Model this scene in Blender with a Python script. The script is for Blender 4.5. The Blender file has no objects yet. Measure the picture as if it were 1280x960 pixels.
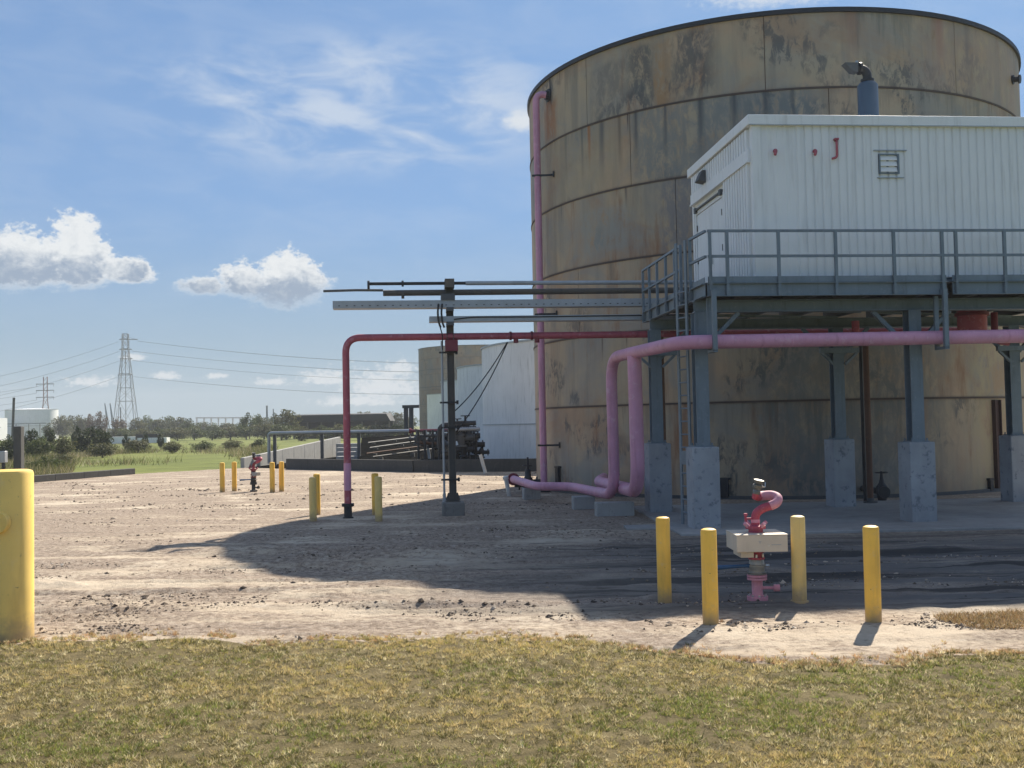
import bpy, math, random
import numpy as np
from mathutils import Vector, Matrix
random.seed(7)
RNG = np.random.default_rng(11)
sc = bpy.context.scene
COL = sc.collection
PI = math.pi
R = math.radians

# ------------------------------------------------------------------ camera
CAM_H = 2.53
FPX, PITCH, ROLL = 1301.0, 0.0370, -0.0200        # focal length in pixels of a 1280 px wide frame
fwd = Vector((0, math.cos(PITCH), math.sin(PITCH)))
up0 = Vector((0, -math.sin(PITCH), math.cos(PITCH)))
rgt = Vector((1, 0, 0)) * math.cos(ROLL) + up0 * math.sin(ROLL)
upv = up0 * math.cos(ROLL) - Vector((1, 0, 0)) * math.sin(ROLL)
cam = bpy.data.cameras.new('camera')
cam.sensor_width = 36.0
cam.lens = FPX / 1280 * 36
cam.clip_end = 6000
co = bpy.data.objects.new('camera', cam)
COL.objects.link(co)
m = Matrix((rgt, upv, -fwd)).transposed().to_4x4()
m.translation = (0, 0, CAM_H)
co.matrix_world = m
sc.camera = co


def ray(px, py):
    return fwd + rgt * ((px - 640) / FPX) + upv * ((480 - py) / FPX)


def at(px, py, y):
    """world point seen at (px, py) of the 1280x960 photograph at distance y"""
    d = ray(px, py)
    return Vector((0, 0, CAM_H)) + d * (y / d.y)


def gx(px, y):
    """x on level ground at distance y under image column px"""
    return at(px, 535, y).x


# ------------------------------------------------------------------ node helper
class NT:
    def __init__(s, tree):
        s.t = tree
        s.n = tree.nodes
        s.n.clear()

    def node(s, typ, **kw):
        nd = s.n.new(typ)
        for k, v in kw.items():
            setattr(nd, k, v)
        return nd

    def put(s, sock, v):
        if isinstance(v, bpy.types.NodeSocket):
            s.t.links.new(v, sock)
        elif v is not None:
            sock.default_value = v

    def math(s, op, a, b=0.0, c=0.0, clamp=False):
        nd = s.node('ShaderNodeMath', operation=op, use_clamp=clamp)
        for i, v in enumerate((a, b, c)):
            s.put(nd.inputs[i], v)
        return nd.outputs[0]

    def noise(s, vec, scale, detail=4, rough=.55, dist=0.0):
        nd = s.node('ShaderNodeTexNoise')
        s.put(nd.inputs['Vector'], vec)
        nd.inputs['Scale'].default_value = scale
        nd.inputs['Detail'].default_value = detail
        nd.inputs['Roughness'].default_value = rough
        nd.inputs['Distortion'].default_value = dist
        return nd.outputs['Fac']

    def comb(s, x, y, z):
        nd = s.node('ShaderNodeCombineXYZ')
        for i, v in enumerate((x, y, z)):
            s.put(nd.inputs[i], v)
        return nd.outputs[0]

    def sep(s, v):
        nd = s.node('ShaderNodeSeparateXYZ')
        s.put(nd.inputs[0], v)
        return nd.outputs

    def step(s, v, a, b):
        nd = s.node('ShaderNodeMapRange', interpolation_type='SMOOTHSTEP')
        s.put(nd.inputs[0], v)
        nd.inputs[1].default_value = a
        nd.inputs[2].default_value = b
        return nd.outputs[0]

    def ramp(s, v, stops):
        nd = s.node('ShaderNodeValToRGB')
        s.put(nd.inputs[0], v)
        e = nd.color_ramp.elements
        while len(e) < len(stops):
            e.new(.5)
        for el, (p, c) in zip(e, stops):
            el.position = p
            el.color = (*c, 1)
        return nd.outputs[0]

    def mix(s, f, a, b, mode='MIX'):
        nd = s.node('ShaderNodeMix', data_type='RGBA', blend_type=mode)
        s.put(nd.inputs[0], f)
        for i, v in ((6, a), (7, b)):
            if isinstance(v, tuple) and len(v) == 3:
                v = (*v, 1)
            s.put(nd.inputs[i], v)
        return nd.outputs[2]

    def bump(s, h, strength, dist=.02, prev=None):
        nd = s.node('ShaderNodeBump')
        s.put(nd.inputs['Height'], h)
        nd.inputs['Strength'].default_value = strength
        nd.inputs['Distance'].default_value = dist
        if prev is not None:
            s.put(nd.inputs['Normal'], prev)
        return nd.outputs[0]

    def pos(s):
        return s.node('ShaderNodeNewGeometry').outputs['Position']


def new_mat(name):
    mt = bpy.data.materials.new(name)
    mt.use_nodes = True
    return mt, NT(mt.node_tree)


def finish(t, col, rough=.6, metal=0.0, normal=None, spec=.5):
    b = t.node('ShaderNodeBsdfPrincipled')
    t.put(b.inputs['Base Color'], (*col, 1) if isinstance(col, tuple) else col)
    t.put(b.inputs['Roughness'], rough)
    b.inputs['Metallic'].default_value = metal
    b.inputs['Specular IOR Level'].default_value = spec
    if normal is not None:
        t.put(b.inputs['Normal'], normal)
    o = t.node('ShaderNodeOutputMaterial')
    t.t.links.new(b.outputs[0], o.inputs[0])


# ------------------------------------------------------------------ world: sky and clouds
SUN_EL, SUN_AZ = 39.8, 24.2                         # azimuth to the right of the view axis (+Y)
EXPOSURE = 0.95
sun = bpy.data.lights.new('sun', 'SUN')
sun.energy = 4.8
sun.angle = R(.53)
sun.color = (1.0, .91, .77)
so = bpy.data.objects.new('sun', sun)
COL.objects.link(so)
sd = Vector((math.sin(R(SUN_AZ)) * math.cos(R(SUN_EL)), math.cos(R(SUN_AZ)) * math.cos(R(SUN_EL)), math.sin(R(SUN_EL))))
so.rotation_euler = sd.to_track_quat('Z', 'Y').to_euler()

wd = bpy.data.worlds.new('World')
sc.world = wd
wd.use_nodes = True
t = NT(wd.node_tree)
sky = t.node('ShaderNodeTexSky', sky_type='NISHITA')
sky.sun_disc = False
sky.sun_elevation = R(SUN_EL)
sky.sun_rotation = R(SUN_AZ)
sky.altitude = 0
sky.air_density = 1.0
sky.dust_density = .5
sky.ozone_density = 2.0
SKY_STRENGTH = .15
gen = t.node('ShaderNodeTexCoord').outputs['Generated']
nrm = t.node('ShaderNodeVectorMath', operation='NORMALIZE')
t.put(nrm.inputs[0], gen)
gxx, gyy, gzz = t.sep(nrm.outputs[0])
az = t.math('MULTIPLY', t.math('ARCTAN2', gxx, gyy), 180 / PI)
el = t.math('MULTIPLY', t.math('ARCSINE', gzz), 180 / PI)
cvec = t.comb(az, t.math('MULTIPLY', el, 1.25), 3.7)
n_big = t.noise(cvec, .55, 7, .58)
n_fine = t.noise(cvec, 1.9, 6, .6)
nn = t.math('ADD', t.math('MULTIPLY', t.math('SUBTRACT', n_big, .5), 2.4), t.math('MULTIPLY', t.math('SUBTRACT', n_fine, .5), 1.15))


def blob(a, e, ra, rt, rb):
    """density of one cloud lobe: centre, half width, reach upwards, reach downwards, in degrees"""
    da = t.math('DIVIDE', t.math('SUBTRACT', az, a), ra)
    de = t.math('SUBTRACT', el, e)
    up_ = t.math('DIVIDE', t.math('MAXIMUM', de, 0), rt)
    dn_ = t.math('DIVIDE', t.math('MINIMUM', de, 0), rb)
    v = t.math('ADD', t.math('ADD', up_, dn_), 0)
    q = t.math('SQRT', t.math('ADD', t.math('MULTIPLY', da, da), t.math('MULTIPLY', v, v)))
    return t.math('SUBTRACT', 1.0, q)


def field(blobs):
    cur = None
    for b in blobs:
        v = blob(*b)
        cur = v if cur is None else t.math('MAXIMUM', cur, v)
    return cur


# lobes in degrees of azimuth and elevation
CUMULUS = [(-25.4, 8.05, 3.4, 2.2, 1.15), (-22.6, 8.2, 2.0, 2.8, 1.1), (-20.3, 8.1, 1.6, .9, .6), (-29.0, 8.1, 3.2, 2.1, 1.2),
           (-12.0, 7.35, 2.3, 2.2, 1.2), (-14.3, 7.5, 1.7, 1.5, .65), (-16.6, 7.45, 1.6, .6, .5)]
SMALL = [(-22.2, 2.45, 1.7, .5, .25), (-18.4, 2.75, .8, .4, .2), (-20.0, 3.75, .8, .35, .2), (-15.8, 2.75, .8, .25, .15),
         (-13.0, 2.4, 1.2, .35, .2), (-10.2, 2.5, 1.9, .8, .4), (-7.2, 2.0, 2.6, 1.6, .8), (-6.2, 3.0, 1.2, .7, .5), (-8.3, 1.3, 3.0, .5, .3),
         (1.0, 16.3, 1.6, .9, .7), (15.4, 21.9, 5.6, 1.8, 1.0), (27.6, 3.0, 3.5, 1.2, .4), (-34, 3.0, 3.0, .8, .3)]
n_rag = t.noise(t.comb(t.math('MULTIPLY', az, .8), t.math('MULTIPLY', el, 1.2), 1.2), 3.0, 6, .65)
d1 = t.math('ADD', t.math('ADD', field(CUMULUS), t.math('MULTIPLY', nn, .40)), t.math('MULTIPLY', t.math('SUBTRACT', n_rag, .5), .8))
n_tiny = t.noise(t.comb(t.math('MULTIPLY', az, .8), t.math('MULTIPLY', el, 1.3), 6.2), 3.6, 6, .62)
d2 = t.math('ADD', t.math('ADD', field(SMALL), t.math('MULTIPLY', nn, .3)), t.math('MULTIPLY', t.math('MULTIPLY', t.math('SUBTRACT', n_tiny, .5), 2.2), t.math('SUBTRACT', 1, t.math('MULTIPLY', t.step(el, 8, 14), .7))))
soft = t.math('ADD', .24, t.math('MULTIPLY', t.math('SUBTRACT', 1, t.step(el, 6.6, 8.4)), .55))
m1 = t.step(t.math('DIVIDE', t.math('ADD', d1, .02), soft), 0, 1)
m2 = t.math('MULTIPLY', t.step(d2, .0, .75), .8)
# sunlit billowing tops and thin edges, grey towards the base of the thick parts
n_lump = t.noise(t.comb(az, t.math('MULTIPLY', el, 1.3), 9.1), .8, 8, .62, .35)
rel = t.math('SUBTRACT', el, t.math('SUBTRACT', 8.45, t.math('MULTIPLY', t.step(az, -20, -14), .75)))
rel = t.math('ADD', rel, t.math('MULTIPLY', t.math('SUBTRACT', n_lump, .5), 4.2))
gr = t.math('MULTIPLY', t.step(d1, .12, .55), t.math('SUBTRACT', 1, t.step(rel, -.7, 1.3)), clamp=True)
wisp = t.math('MULTIPLY', t.math('SUBTRACT', n_fine, .5), .9)
ccol = t.mix(t.math('ADD', gr, wisp, clamp=True), (2.9, 3.0, 3.05), (1.05, 1.36, 1.8))
# cirrus veil
wv = t.comb(t.math('ADD', t.math('MULTIPLY', az, .30), t.math('MULTIPLY', el, .12)), t.math('MULTIPLY', el, .85), 1.3)
wn = t.noise(wv, .7, 6, .56, .45)
wreg = t.math('MAXIMUM', t.step(blob(-8, 17.0, 17, 5.2, 4.8), 0, .7), t.math('MULTIPLY', t.step(el, 1, 12), .16))
wm = t.math('MULTIPLY', t.math('MULTIPLY', t.step(wn, .36, .70), wreg), .85)
# film-like shoulder on the whole sky, the same in every direction: c / (1 + c * k)
sh1 = t.node('ShaderNodeVectorMath', operation='MULTIPLY_ADD')
t.put(sh1.inputs[0], sky.outputs[0])
sh1.inputs[1].default_value = (.15 / .168, .15 / .315, .15 / .56)
sh1.inputs[2].default_value = (1.38, 1.2, 1.02)
skyc = t.node('ShaderNodeVectorMath', operation='DIVIDE')
t.put(skyc.inputs[0], sky.outputs[0])
t.put(skyc.inputs[1], sh1.outputs[0])
low = t.math('MULTIPLY', t.math('SUBTRACT', 1, t.step(el, 0, 13)), .72)
c0 = t.mix(low, skyc.outputs[0], (1.22, 1.60, 1.70))
c1 = t.mix(wm, c0, (2.05, 2.35, 2.8))
c2 = t.mix(m2, c1, (2.75, 2.85, 2.9))
c3 = t.mix(m1, c2, ccol)
# unseen broken cloud added above the view to lift the shade, same all round
zc = t.math('MAXIMUM', gzz, .12)
ov = t.comb(t.math('DIVIDE', gxx, zc), t.math('DIVIDE', gyy, zc), 2.2)
on_ = t.noise(ov, 1.15, 7, .58)
om = t.math('MULTIPLY', t.step(on_, .49, .62), t.step(el, 24, 34))
c3 = t.mix(om, c3, t.mix(t.step(on_, .56, .74), (2.9, 3.0, 3.05), (1.7, 1.95, 2.3)))
bg = t.node('ShaderNodeBackground')
t.put(bg.inputs[0], c3)
bg.inputs[1].default_value = SKY_STRENGTH
wo = t.node('ShaderNodeOutputWorld')
t.t.links.new(bg.outputs[0], wo.inputs[0])
wd.cycles.sampling_method = 'MANUAL'
wd.cycles.sample_map_resolution = 512

sc.view_settings.view_transform = 'Standard'
sc.view_settings.look = 'None'
sc.view_settings.exposure = EXPOSURE
sc.view_settings.gamma = 1
sc.view_settings.use_curve_mapping = False


# ------------------------------------------------------------------ mesh helpers
class MB:
    def __init__(s):
        s.v = []
        s.f = []
        s.sm = []

    def add(s, vs, fs, smooth=False):
        o = len(s.v)
        s.v += [tuple(p) for p in vs]
        s.f += [tuple(i + o for i in f) for f in fs]
        s.sm += [smooth] * len(fs)
        return s

    def box(s, x0, x1, y0, y1, z0, z1):
        vs = [(x0, y0, z0), (x1, y0, z0), (x1, y1, z0), (x0, y1, z0), (x0, y0, z1), (x1, y0, z1), (x1, y1, z1), (x0, y1, z1)]
        return s.add(vs, [(0, 3, 2, 1), (4, 5, 6, 7), (0, 1, 5, 4), (1, 2, 6, 5), (2, 3, 7, 6), (3, 0, 4, 7)])

    def obox(s, p, q, w, h, up=(0, 0, 1)):
        """box along p-q, w wide sideways and h along up"""
        p, q, up = Vector(p), Vector(q), Vector(up)
        d = (q - p).normalized()
        if abs(d.dot(up)) > .98:
            up = Vector((0, 1, 0))
        sd_ = d.cross(up).normalized()
        u2 = sd_.cross(d).normalized()
        vs = []
        for b in (p, q):
            for a, c in ((-1, -1), (1, -1), (1, 1), (-1, 1)):
                vs.append(b + sd_ * (a * w / 2) + u2 * (c * h / 2))
        return s.add(vs, [(0, 3, 2, 1), (4, 5, 6, 7), (0, 1, 5, 4), (1, 2, 6, 5), (2, 3, 7, 6), (3, 0, 4, 7)])

    def ibeam(s, p, q, depth, width, tf=.018, tw=.012, up=(0, 0, 1)):
        p, q, up = Vector(p), Vector(q), Vector(up)
        d = (q - p).normalized()
        if abs(d.dot(up)) > .98:
            up = Vector((0, 1, 0))
        sd_ = d.cross(up).normalized()
        u2 = sd_.cross(d).normalized()
        o = u2 * (depth / 2 - tf / 2)
        s.obox(p + o, q + o, width, tf, u2)
        s.obox(p - o, q - o, width, tf, u2)
        return s.obox(p, q, tw, depth - 2 * tf, u2)

    def tube(s, path, r, n=12, fillet=0, caps=True, seg=6):
        pts = [Vector(p) for p in path]
        if fillet:
            out = [pts[0]]
            for i in range(1, len(pts) - 1):
                a, b, c = pts[i - 1], pts[i], pts[i + 1]
                d1_, d2_ = (a - b), (c - b)
                fr = min(fillet, d1_.length * (.49 if i > 1 else .9), d2_.length * (.49 if i < len(pts) - 2 else .9))
                d1_.normalize()
                d2_.normalize()
                p0, p1 = b + d1_ * fr, b + d2_ * fr
                for k in range(seg + 1):
                    u = k / seg
                    out.append(p0 * (1 - u) ** 2 + b * 2 * u * (1 - u) + p1 * u ** 2)
            out.append(pts[-1])
            pts = out
        rr = r if hasattr(r, '__len__') else [r] * len(pts)
        vs, fs = [], []
        nrm_ = None
        for i, p in enumerate(pts):
            tg = (pts[min(i + 1, len(pts) - 1)] - pts[max(i - 1, 0)]).normalized()
            if nrm_ is None:
                nrm_ = tg.orthogonal().normalized()
            else:
                nrm_ = (nrm_ - tg * nrm_.dot(tg)).normalized()
            bn = tg.cross(nrm_)
            for k in range(n):
                a = 2 * PI * k / n
                vs.append(p + (nrm_ * math.cos(a) + bn * math.sin(a)) * rr[i])
        for i in range(len(pts) - 1):
            for k in range(n):
                k2 = (k + 1) % n
                fs.append((i * n + k, i * n + k2, (i + 1) * n + k2, (i + 1) * n + k))
        s.add(vs, fs, True)
        if caps:
            o = len(s.v) - len(vs)
            s.f += [tuple(o + k for k in range(n))[::-1], tuple(o + (len(pts) - 1) * n + k for k in range(n))]
            s.sm += [False, False]
        return s

    def lathe(s, prof, n=24, mat=None, caps=True, smooth=True):
        mat = mat or Matrix.Identity(4)
        vs, fs = [], []
        for r_, z_ in prof:
            for k in range(n):
                a = 2 * PI * k / n
                vs.append(mat @ Vector((r_ * math.cos(a), r_ * math.sin(a), z_)))
        L = len(prof)
        for i in range(L - 1):
            for k in range(n):
                k2 = (k + 1) % n
                fs.append((i * n + k, i * n + k2, (i + 1) * n + k2, (i + 1) * n + k))
        s.add(vs, fs, smooth)
        if caps:
            o = len(s.v) - len(vs)
            s.f += [tuple(o + k for k in range(n))[::-1], tuple(o + (L - 1) * n + k for k in range(n))]
            s.sm += [False, False]
        return s

    def mesh(s, name):
        me = bpy.data.meshes.new(name)
        me.from_pydata(s.v, [], s.f)
        me.polygons.foreach_set('use_smooth', s.sm)
        me.update()
        me.set_sharp_from_angle(angle=R(38))
        return me

    def build(s, name, mt, parent=None, bev=0, loc=None, label=None):
        o = link(name, s.mesh(name), mt, parent)
        if bev:
            bevel(o, bev)
        if loc is not None:
            o.location = loc
        if label:
            o['label'] = label
        return o


def bevel(o, w):
    md = o.modifiers.new('bevel', 'BEVEL')
    md.width = w
    md.segments = 2
    md.limit_method = 'ANGLE'
    md.angle_limit = R(40)


def link(name, me, mt, parent=None):
    o = bpy.data.objects.new(name, me)
    COL.objects.link(o)
    if mt is not None and not me.materials:
        me.materials.append(mt)
    if parent is not None:
        o.parent = parent
    return o


def axis(p, d):
    """matrix that turns +Z to d and moves to p"""
    q = Vector((0, 0, 1)).rotation_difference(Vector(d).normalized())
    return Matrix.Translation(p) @ q.to_matrix().to_4x4()


def tag(o, label, cat, group=None):
    o['label'] = label
    o['category'] = cat
    if group:
        o['group'] = group
    return o


def thing(name, label, cat, loc=(0, 0, 0), rz=0, group=None):
    o = bpy.data.objects.new(name, None)
    o.empty_display_size = .2
    COL.objects.link(o)
    o.location = loc
    o.rotation_euler = (0, 0, rz)
    return tag(o, label, cat, group)


def copy_tree(o, parent=None):
    """a thing with its parts and their sub-parts; meshes are shared"""
    c = o.copy()
    COL.objects.link(c)
    if parent is not None:
        c.parent = parent
        c.matrix_parent_inverse = o.matrix_parent_inverse
    for ch in list(o.children):
        copy_tree(ch, c)
    return c


def structure(o):
    o['kind'] = 'structure'
    return o


def stuff(o, label=None, cat=None):
    o['kind'] = 'stuff'
    if label:
        o['label'] = label
    if cat:
        o['category'] = cat
    return o


def big_mesh(name, V, F, mt, cols=None, smooth=False, parent=None):
    """mesh from numpy arrays, F is (n,3) or (n,4); cols is one colour per vertex"""
    me = bpy.data.meshes.new(name)
    k = F.shape[1]
    me.vertices.add(len(V))
    me.vertices.foreach_set('co', np.ascontiguousarray(V, dtype=np.float32).ravel())
    me.loops.add(F.size)
    me.loops.foreach_set('vertex_index', np.ascontiguousarray(F, dtype=np.int32).ravel())
    me.polygons.add(len(F))
    me.polygons.foreach_set('loop_start', np.arange(len(F), dtype=np.int32) * k)
    me.polygons.foreach_set('use_smooth', np.full(len(F), smooth))
    me.update(calc_edges=True)
    if cols is not None:
        a = me.color_attributes.new('tint', 'FLOAT_COLOR', 'POINT')
        c4 = np.ones((len(V), 4), dtype=np.float32)
        c4[:, :3] = cols
        a.data.foreach_set('color', c4.ravel())
    return link(name, me, mt, parent)


def vnoise(x, y, seed=0):
    """smooth value noise 0..1 for numpy arrays"""
    xi, yi = np.floor(x).astype(np.int64), np.floor(y).astype(np.int64)
    fx, fy = x - xi, y - yi
    fx, fy = fx * fx * (3 - 2 * fx), fy * fy * (3 - 2 * fy)

    def h(a, b):
        n_ = (a * 374761393 + b * 668265263 + seed * 1442695041) & 0xffffffff
        n_ = ((n_ ^ (n_ >> 13)) * 1274126177) & 0xffffffff
        return ((n_ ^ (n_ >> 16)) & 0xffff) / 65535.0
    return (h(xi, yi) * (1 - fx) + h(xi + 1, yi) * fx) * (1 - fy) + (h(xi, yi + 1) * (1 - fx) + h(xi + 1, yi + 1) * fx) * fy


def fbm(x, y, o=4, seed=0):
    s_, a_, tot = 0, .5, 0
    for i in range(o):
        s_ = s_ + a_ * vnoise(x * 2 ** i, y * 2 ** i, seed + i * 17)
        tot += a_
        a_ *= .5
    return s_ / tot


# ------------------------------------------------------------------ materials
def paint(name, base, wear=None, wear_amt=.3, dirt=(.09, .08, .07), dirt_amt=.3, scale=1.5, rough=.5, bump=.05, streak=True, metal=0.0, var=.12, foot=0.0):
    """painted or bare metal / concrete: colour drift, streaky dirt running down, worn spots"""
    mt, t = new_mat(name)
    p = t.pos()
    x, y, z = t.sep(p)
    drift = t.noise(p, scale, 5)
    lo = tuple(c * (1 - var) for c in base)
    hi = tuple(min(1, c * (1 + var)) for c in base)
    col = t.ramp(drift, [(.3, lo), (.7, hi)])
    sv = t.comb(t.math('MULTIPLY', x, 7), t.math('MULTIPLY', y, 7), t.math('MULTIPLY', z, .7 if streak else 6))
    sn = t.noise(sv, 1.0, 5, .6)
    col = t.mix(t.math('MULTIPLY', t.step(sn, .5, .78), dirt_amt), col, dirt)
    if wear:
        wn_ = t.noise(p, scale * 5, 6, .65)
        col = t.mix(t.math('MULTIPLY', t.step(wn_, .55, .68), wear_amt), col, wear)
    if foot:
        fz = t.math('SUBTRACT', t.math('ADD', foot, t.math('MULTIPLY', t.math('SUBTRACT', t.noise(p, 6, 5, .65), .5), foot * 1.6)), z)
        col = t.mix(t.math('MULTIPLY', t.step(fz, -.05, foot), .75), col, (.30, .22, .14))
        chip = t.noise(p, 22, 6, .7)
        col = t.mix(t.math('MULTIPLY', t.step(chip, .66, .69), .8), col, (.16, .10, .06))
    fine = t.noise(p, 60, 3)
    r_ = t.math('ADD', rough - .1, t.math('MULTIPLY', drift, .25))
    finish(t, col, r_, metal, t.bump(fine, bump, .01))
    return mt


MAT = {}
MAT['yellow'] = paint('yellow_paint', (.90, .53, .075), (.76, .50, .18), .5, (.30, .19, .07), .45, 2.0, .55, foot=.22)
MAT['yellow_post'] = paint('glare_lightened_yellow_paint', (.93, .63, .17), (.82, .60, .27), .35, (.5, .32, .10), .4, 1.3, .5, foot=.35)  # bollard yellow lightened to stand in for glare on the post
MAT['yellow_pale'] = paint('faded_yellow_paint', (.78, .56, .19), (.64, .5, .28), .4, (.3, .22, .1), .45, 2.0, .55, foot=.22)
MAT['pink'] = paint('faded_pink_pipe_paint', (.62, .30, .42), (.70, .46, .55), .5, (.30, .11, .14), .45, 1.2, .5)
MAT['red'] = paint('dull_red_pipe_paint', (.43, .095, .125), (.56, .29, .33), .5, (.15, .03, .045), .5, 1.3, .5)
MAT['maroon'] = paint('maroon_rust', (.085, .05, .042), (.13, .07, .05), .4, (.04, .03, .03), .5, 1.3, .7)
MAT['dark_red'] = paint('dark_red_paint', (.2, .03, .045), None, 0, (.08, .02, .03), .4, 1.3, .5)
MAT['steel'] = paint('galvanised_steel', (.175, .215, .25), (.28, .31, .335), .4, (.075, .085, .095), .5, 1.6, .5, metal=.2)
MAT['dark_steel'] = paint('dark_weathered_steel', (.085, .09, .095), (.16, .14, .12), .3, (.05, .045, .04), .4, 1.5, .55)
MAT['pole_steel'] = paint('weathered_brown_steel', (.12, .105, .09), (.2, .14, .09), .4, (.05, .045, .04), .5, 1.5, .6)
MAT['tray'] = paint('zinc_tray_metal', (.38, .40, .42), (.5, .52, .54), .3, (.18, .18, .18), .3, 2, .45, metal=.3)
MAT['black'] = paint('black_painted_iron', (.025, .025, .028), (.07, .06, .055), .3, (.04, .035, .03), .3, 2, .5)
MAT['white_wall'] = paint('white_wall_paint', (.78, .79, .80), None, 0, (.40, .39, .37), .34, .7, .45, .02, var=.04)
MAT['white_tank'] = paint('chalky_white_tank_paint', (.80, .80, .785), (.66, .66, .63), .3, (.46, .46, .44), .7, .35, .6, .02, var=.08)
MAT['pedestal'] = paint('blue_stained_concrete', (.31, .325, .345), (.12, .14, .165), .75, (.42, .42, .42), .35, 1.1, .85, .3, var=.2)
MAT['concrete'] = paint('weathered_concrete', (.34, .335, .32), (.20, .20, .20), .55, (.13, .13, .13), .5, 1.6, .85, .25)
MAT['dark_concrete'] = paint('stained_concrete', (.20, .19, .175), (.11, .105, .1), .6, (.07, .07, .065), .6, 1.2, .9, .25)
MAT['seam'] = paint('seam_lip', (.085, .06, .05), (.15, .08, .05), .4, (.04, .035, .03), .5, 1.4, .7)
MAT['rust'] = paint('rust_brown_steel', (.15, .075, .045), (.24, .12, .06), .5, (.06, .04, .035), .5, 1.4, .75)
MAT['grey_blue'] = paint('blue_grey_stack_paint', (.065, .10, .145), None, 0, (.04, .05, .07), .3, 1.2, .4)
MAT['beige'] = paint('beige_box_paint', (.62, .55, .44), None, 0, (.38, .33, .26), .2, 2, .5)
MAT['valve_grey'] = paint('cast_grey_valve', (.34, .35, .33), (.5, .5, .48), .4, (.12, .12, .11), .4, 9, .45, metal=.4)
MAT['nozzle'] = paint('dull_nozzle_alloy', (.16, .165, .16), (.3, .3, .29), .4, (.06, .06, .06), .5, 10, .4, metal=.5)
MAT['chrome'] = paint('worn_bright_metal', (.55, .56, .56), None, 0, (.25, .25, .25), .4, 12, .3, metal=.8)
MAT['blue'] = paint('blue_handle_coating', (.03, .10, .22), None, 0, (.02, .04, .08), .3, 8, .45)
MAT['red_monitor'] = paint('monitor_red_enamel', (.40, .06, .10), (.58, .24, .29), .5, (.16, .03, .04), .5, 9, .62)
MAT['pink_monitor'] = paint('sun_faded_pink_enamel', (.60, .27, .34), (.72, .5, .54), .5, (.30, .10, .13), .5, 9, .65)
MAT['pylon'] = paint('weathered_lattice_steel', (.24, .25, .26), None, 0, (.15, .15, .15), .3, .4, .6)
MAT['red_pylon'] = paint('rust_red_lattice_steel', (.3, .17, .15), None, 0, (.18, .1, .1), .3, .4, .6)
MAT['wood'] = paint('grey_weathered_timber', (.085, .085, .08), (.13, .13, .12), .4, (.04, .04, .04), .5, 3, .9, .3)
MAT['shed'] = paint('dark_roof_sheet', (.008, .009, .011), None, 0, (.015, .015, .015), .3, .5, .6)
MAT['kerb'] = paint('shade_darkened_concrete', (.075, .074, .07), (.15, .145, .13), .35, (.03, .03, .03), .5, 1.2, .9, .25)  # base colour darkened to carry the shade on the kerb faces
MAT['clay'] = paint('white_plastic_pipe', (.62, .61, .57), None, 0, (.3, .3, .28), .3, 4, .5)


def grounded(name, stops, scale, rough=.95, bump=.6, bscale=25, spec=.2):
    mt, t = new_mat(name)
    p = t.pos()
    n1 = t.noise(p, scale, 6, .6)
    n2 = t.noise(p, scale * 9, 5, .65)
    col = t.ramp(t.math('ADD', t.math('MULTIPLY', n1, .65), t.math('MULTIPLY', n2, .35)), stops)
    finish(t, col, rough, 0, t.bump(t.noise(p, bscale, 5, .65), bump, .05), spec)
    return mt


MAT['field'] = grounded('meadow_grass_ground', [(.34, (.07, .09, .02)), (.5, (.14, .165, .035)), (.66, (.20, .20, .06))], .06)
MAT['lawn_soil'] = grounded('lawn_thatch', [(.36, (.09, .07, .03)), (.55, (.19, .15, .07)), (.7, (.29, .235, .125))], 5.0, .95, .9, 40)
MAT['dike_floor'] = grounded('dike_gravel', [(.36, (.006, .006, .006)), (.55, (.011, .011, .011)), (.7, (.022, .021, .02))], .5, 1.0, .3, 10, 0.0)


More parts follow.
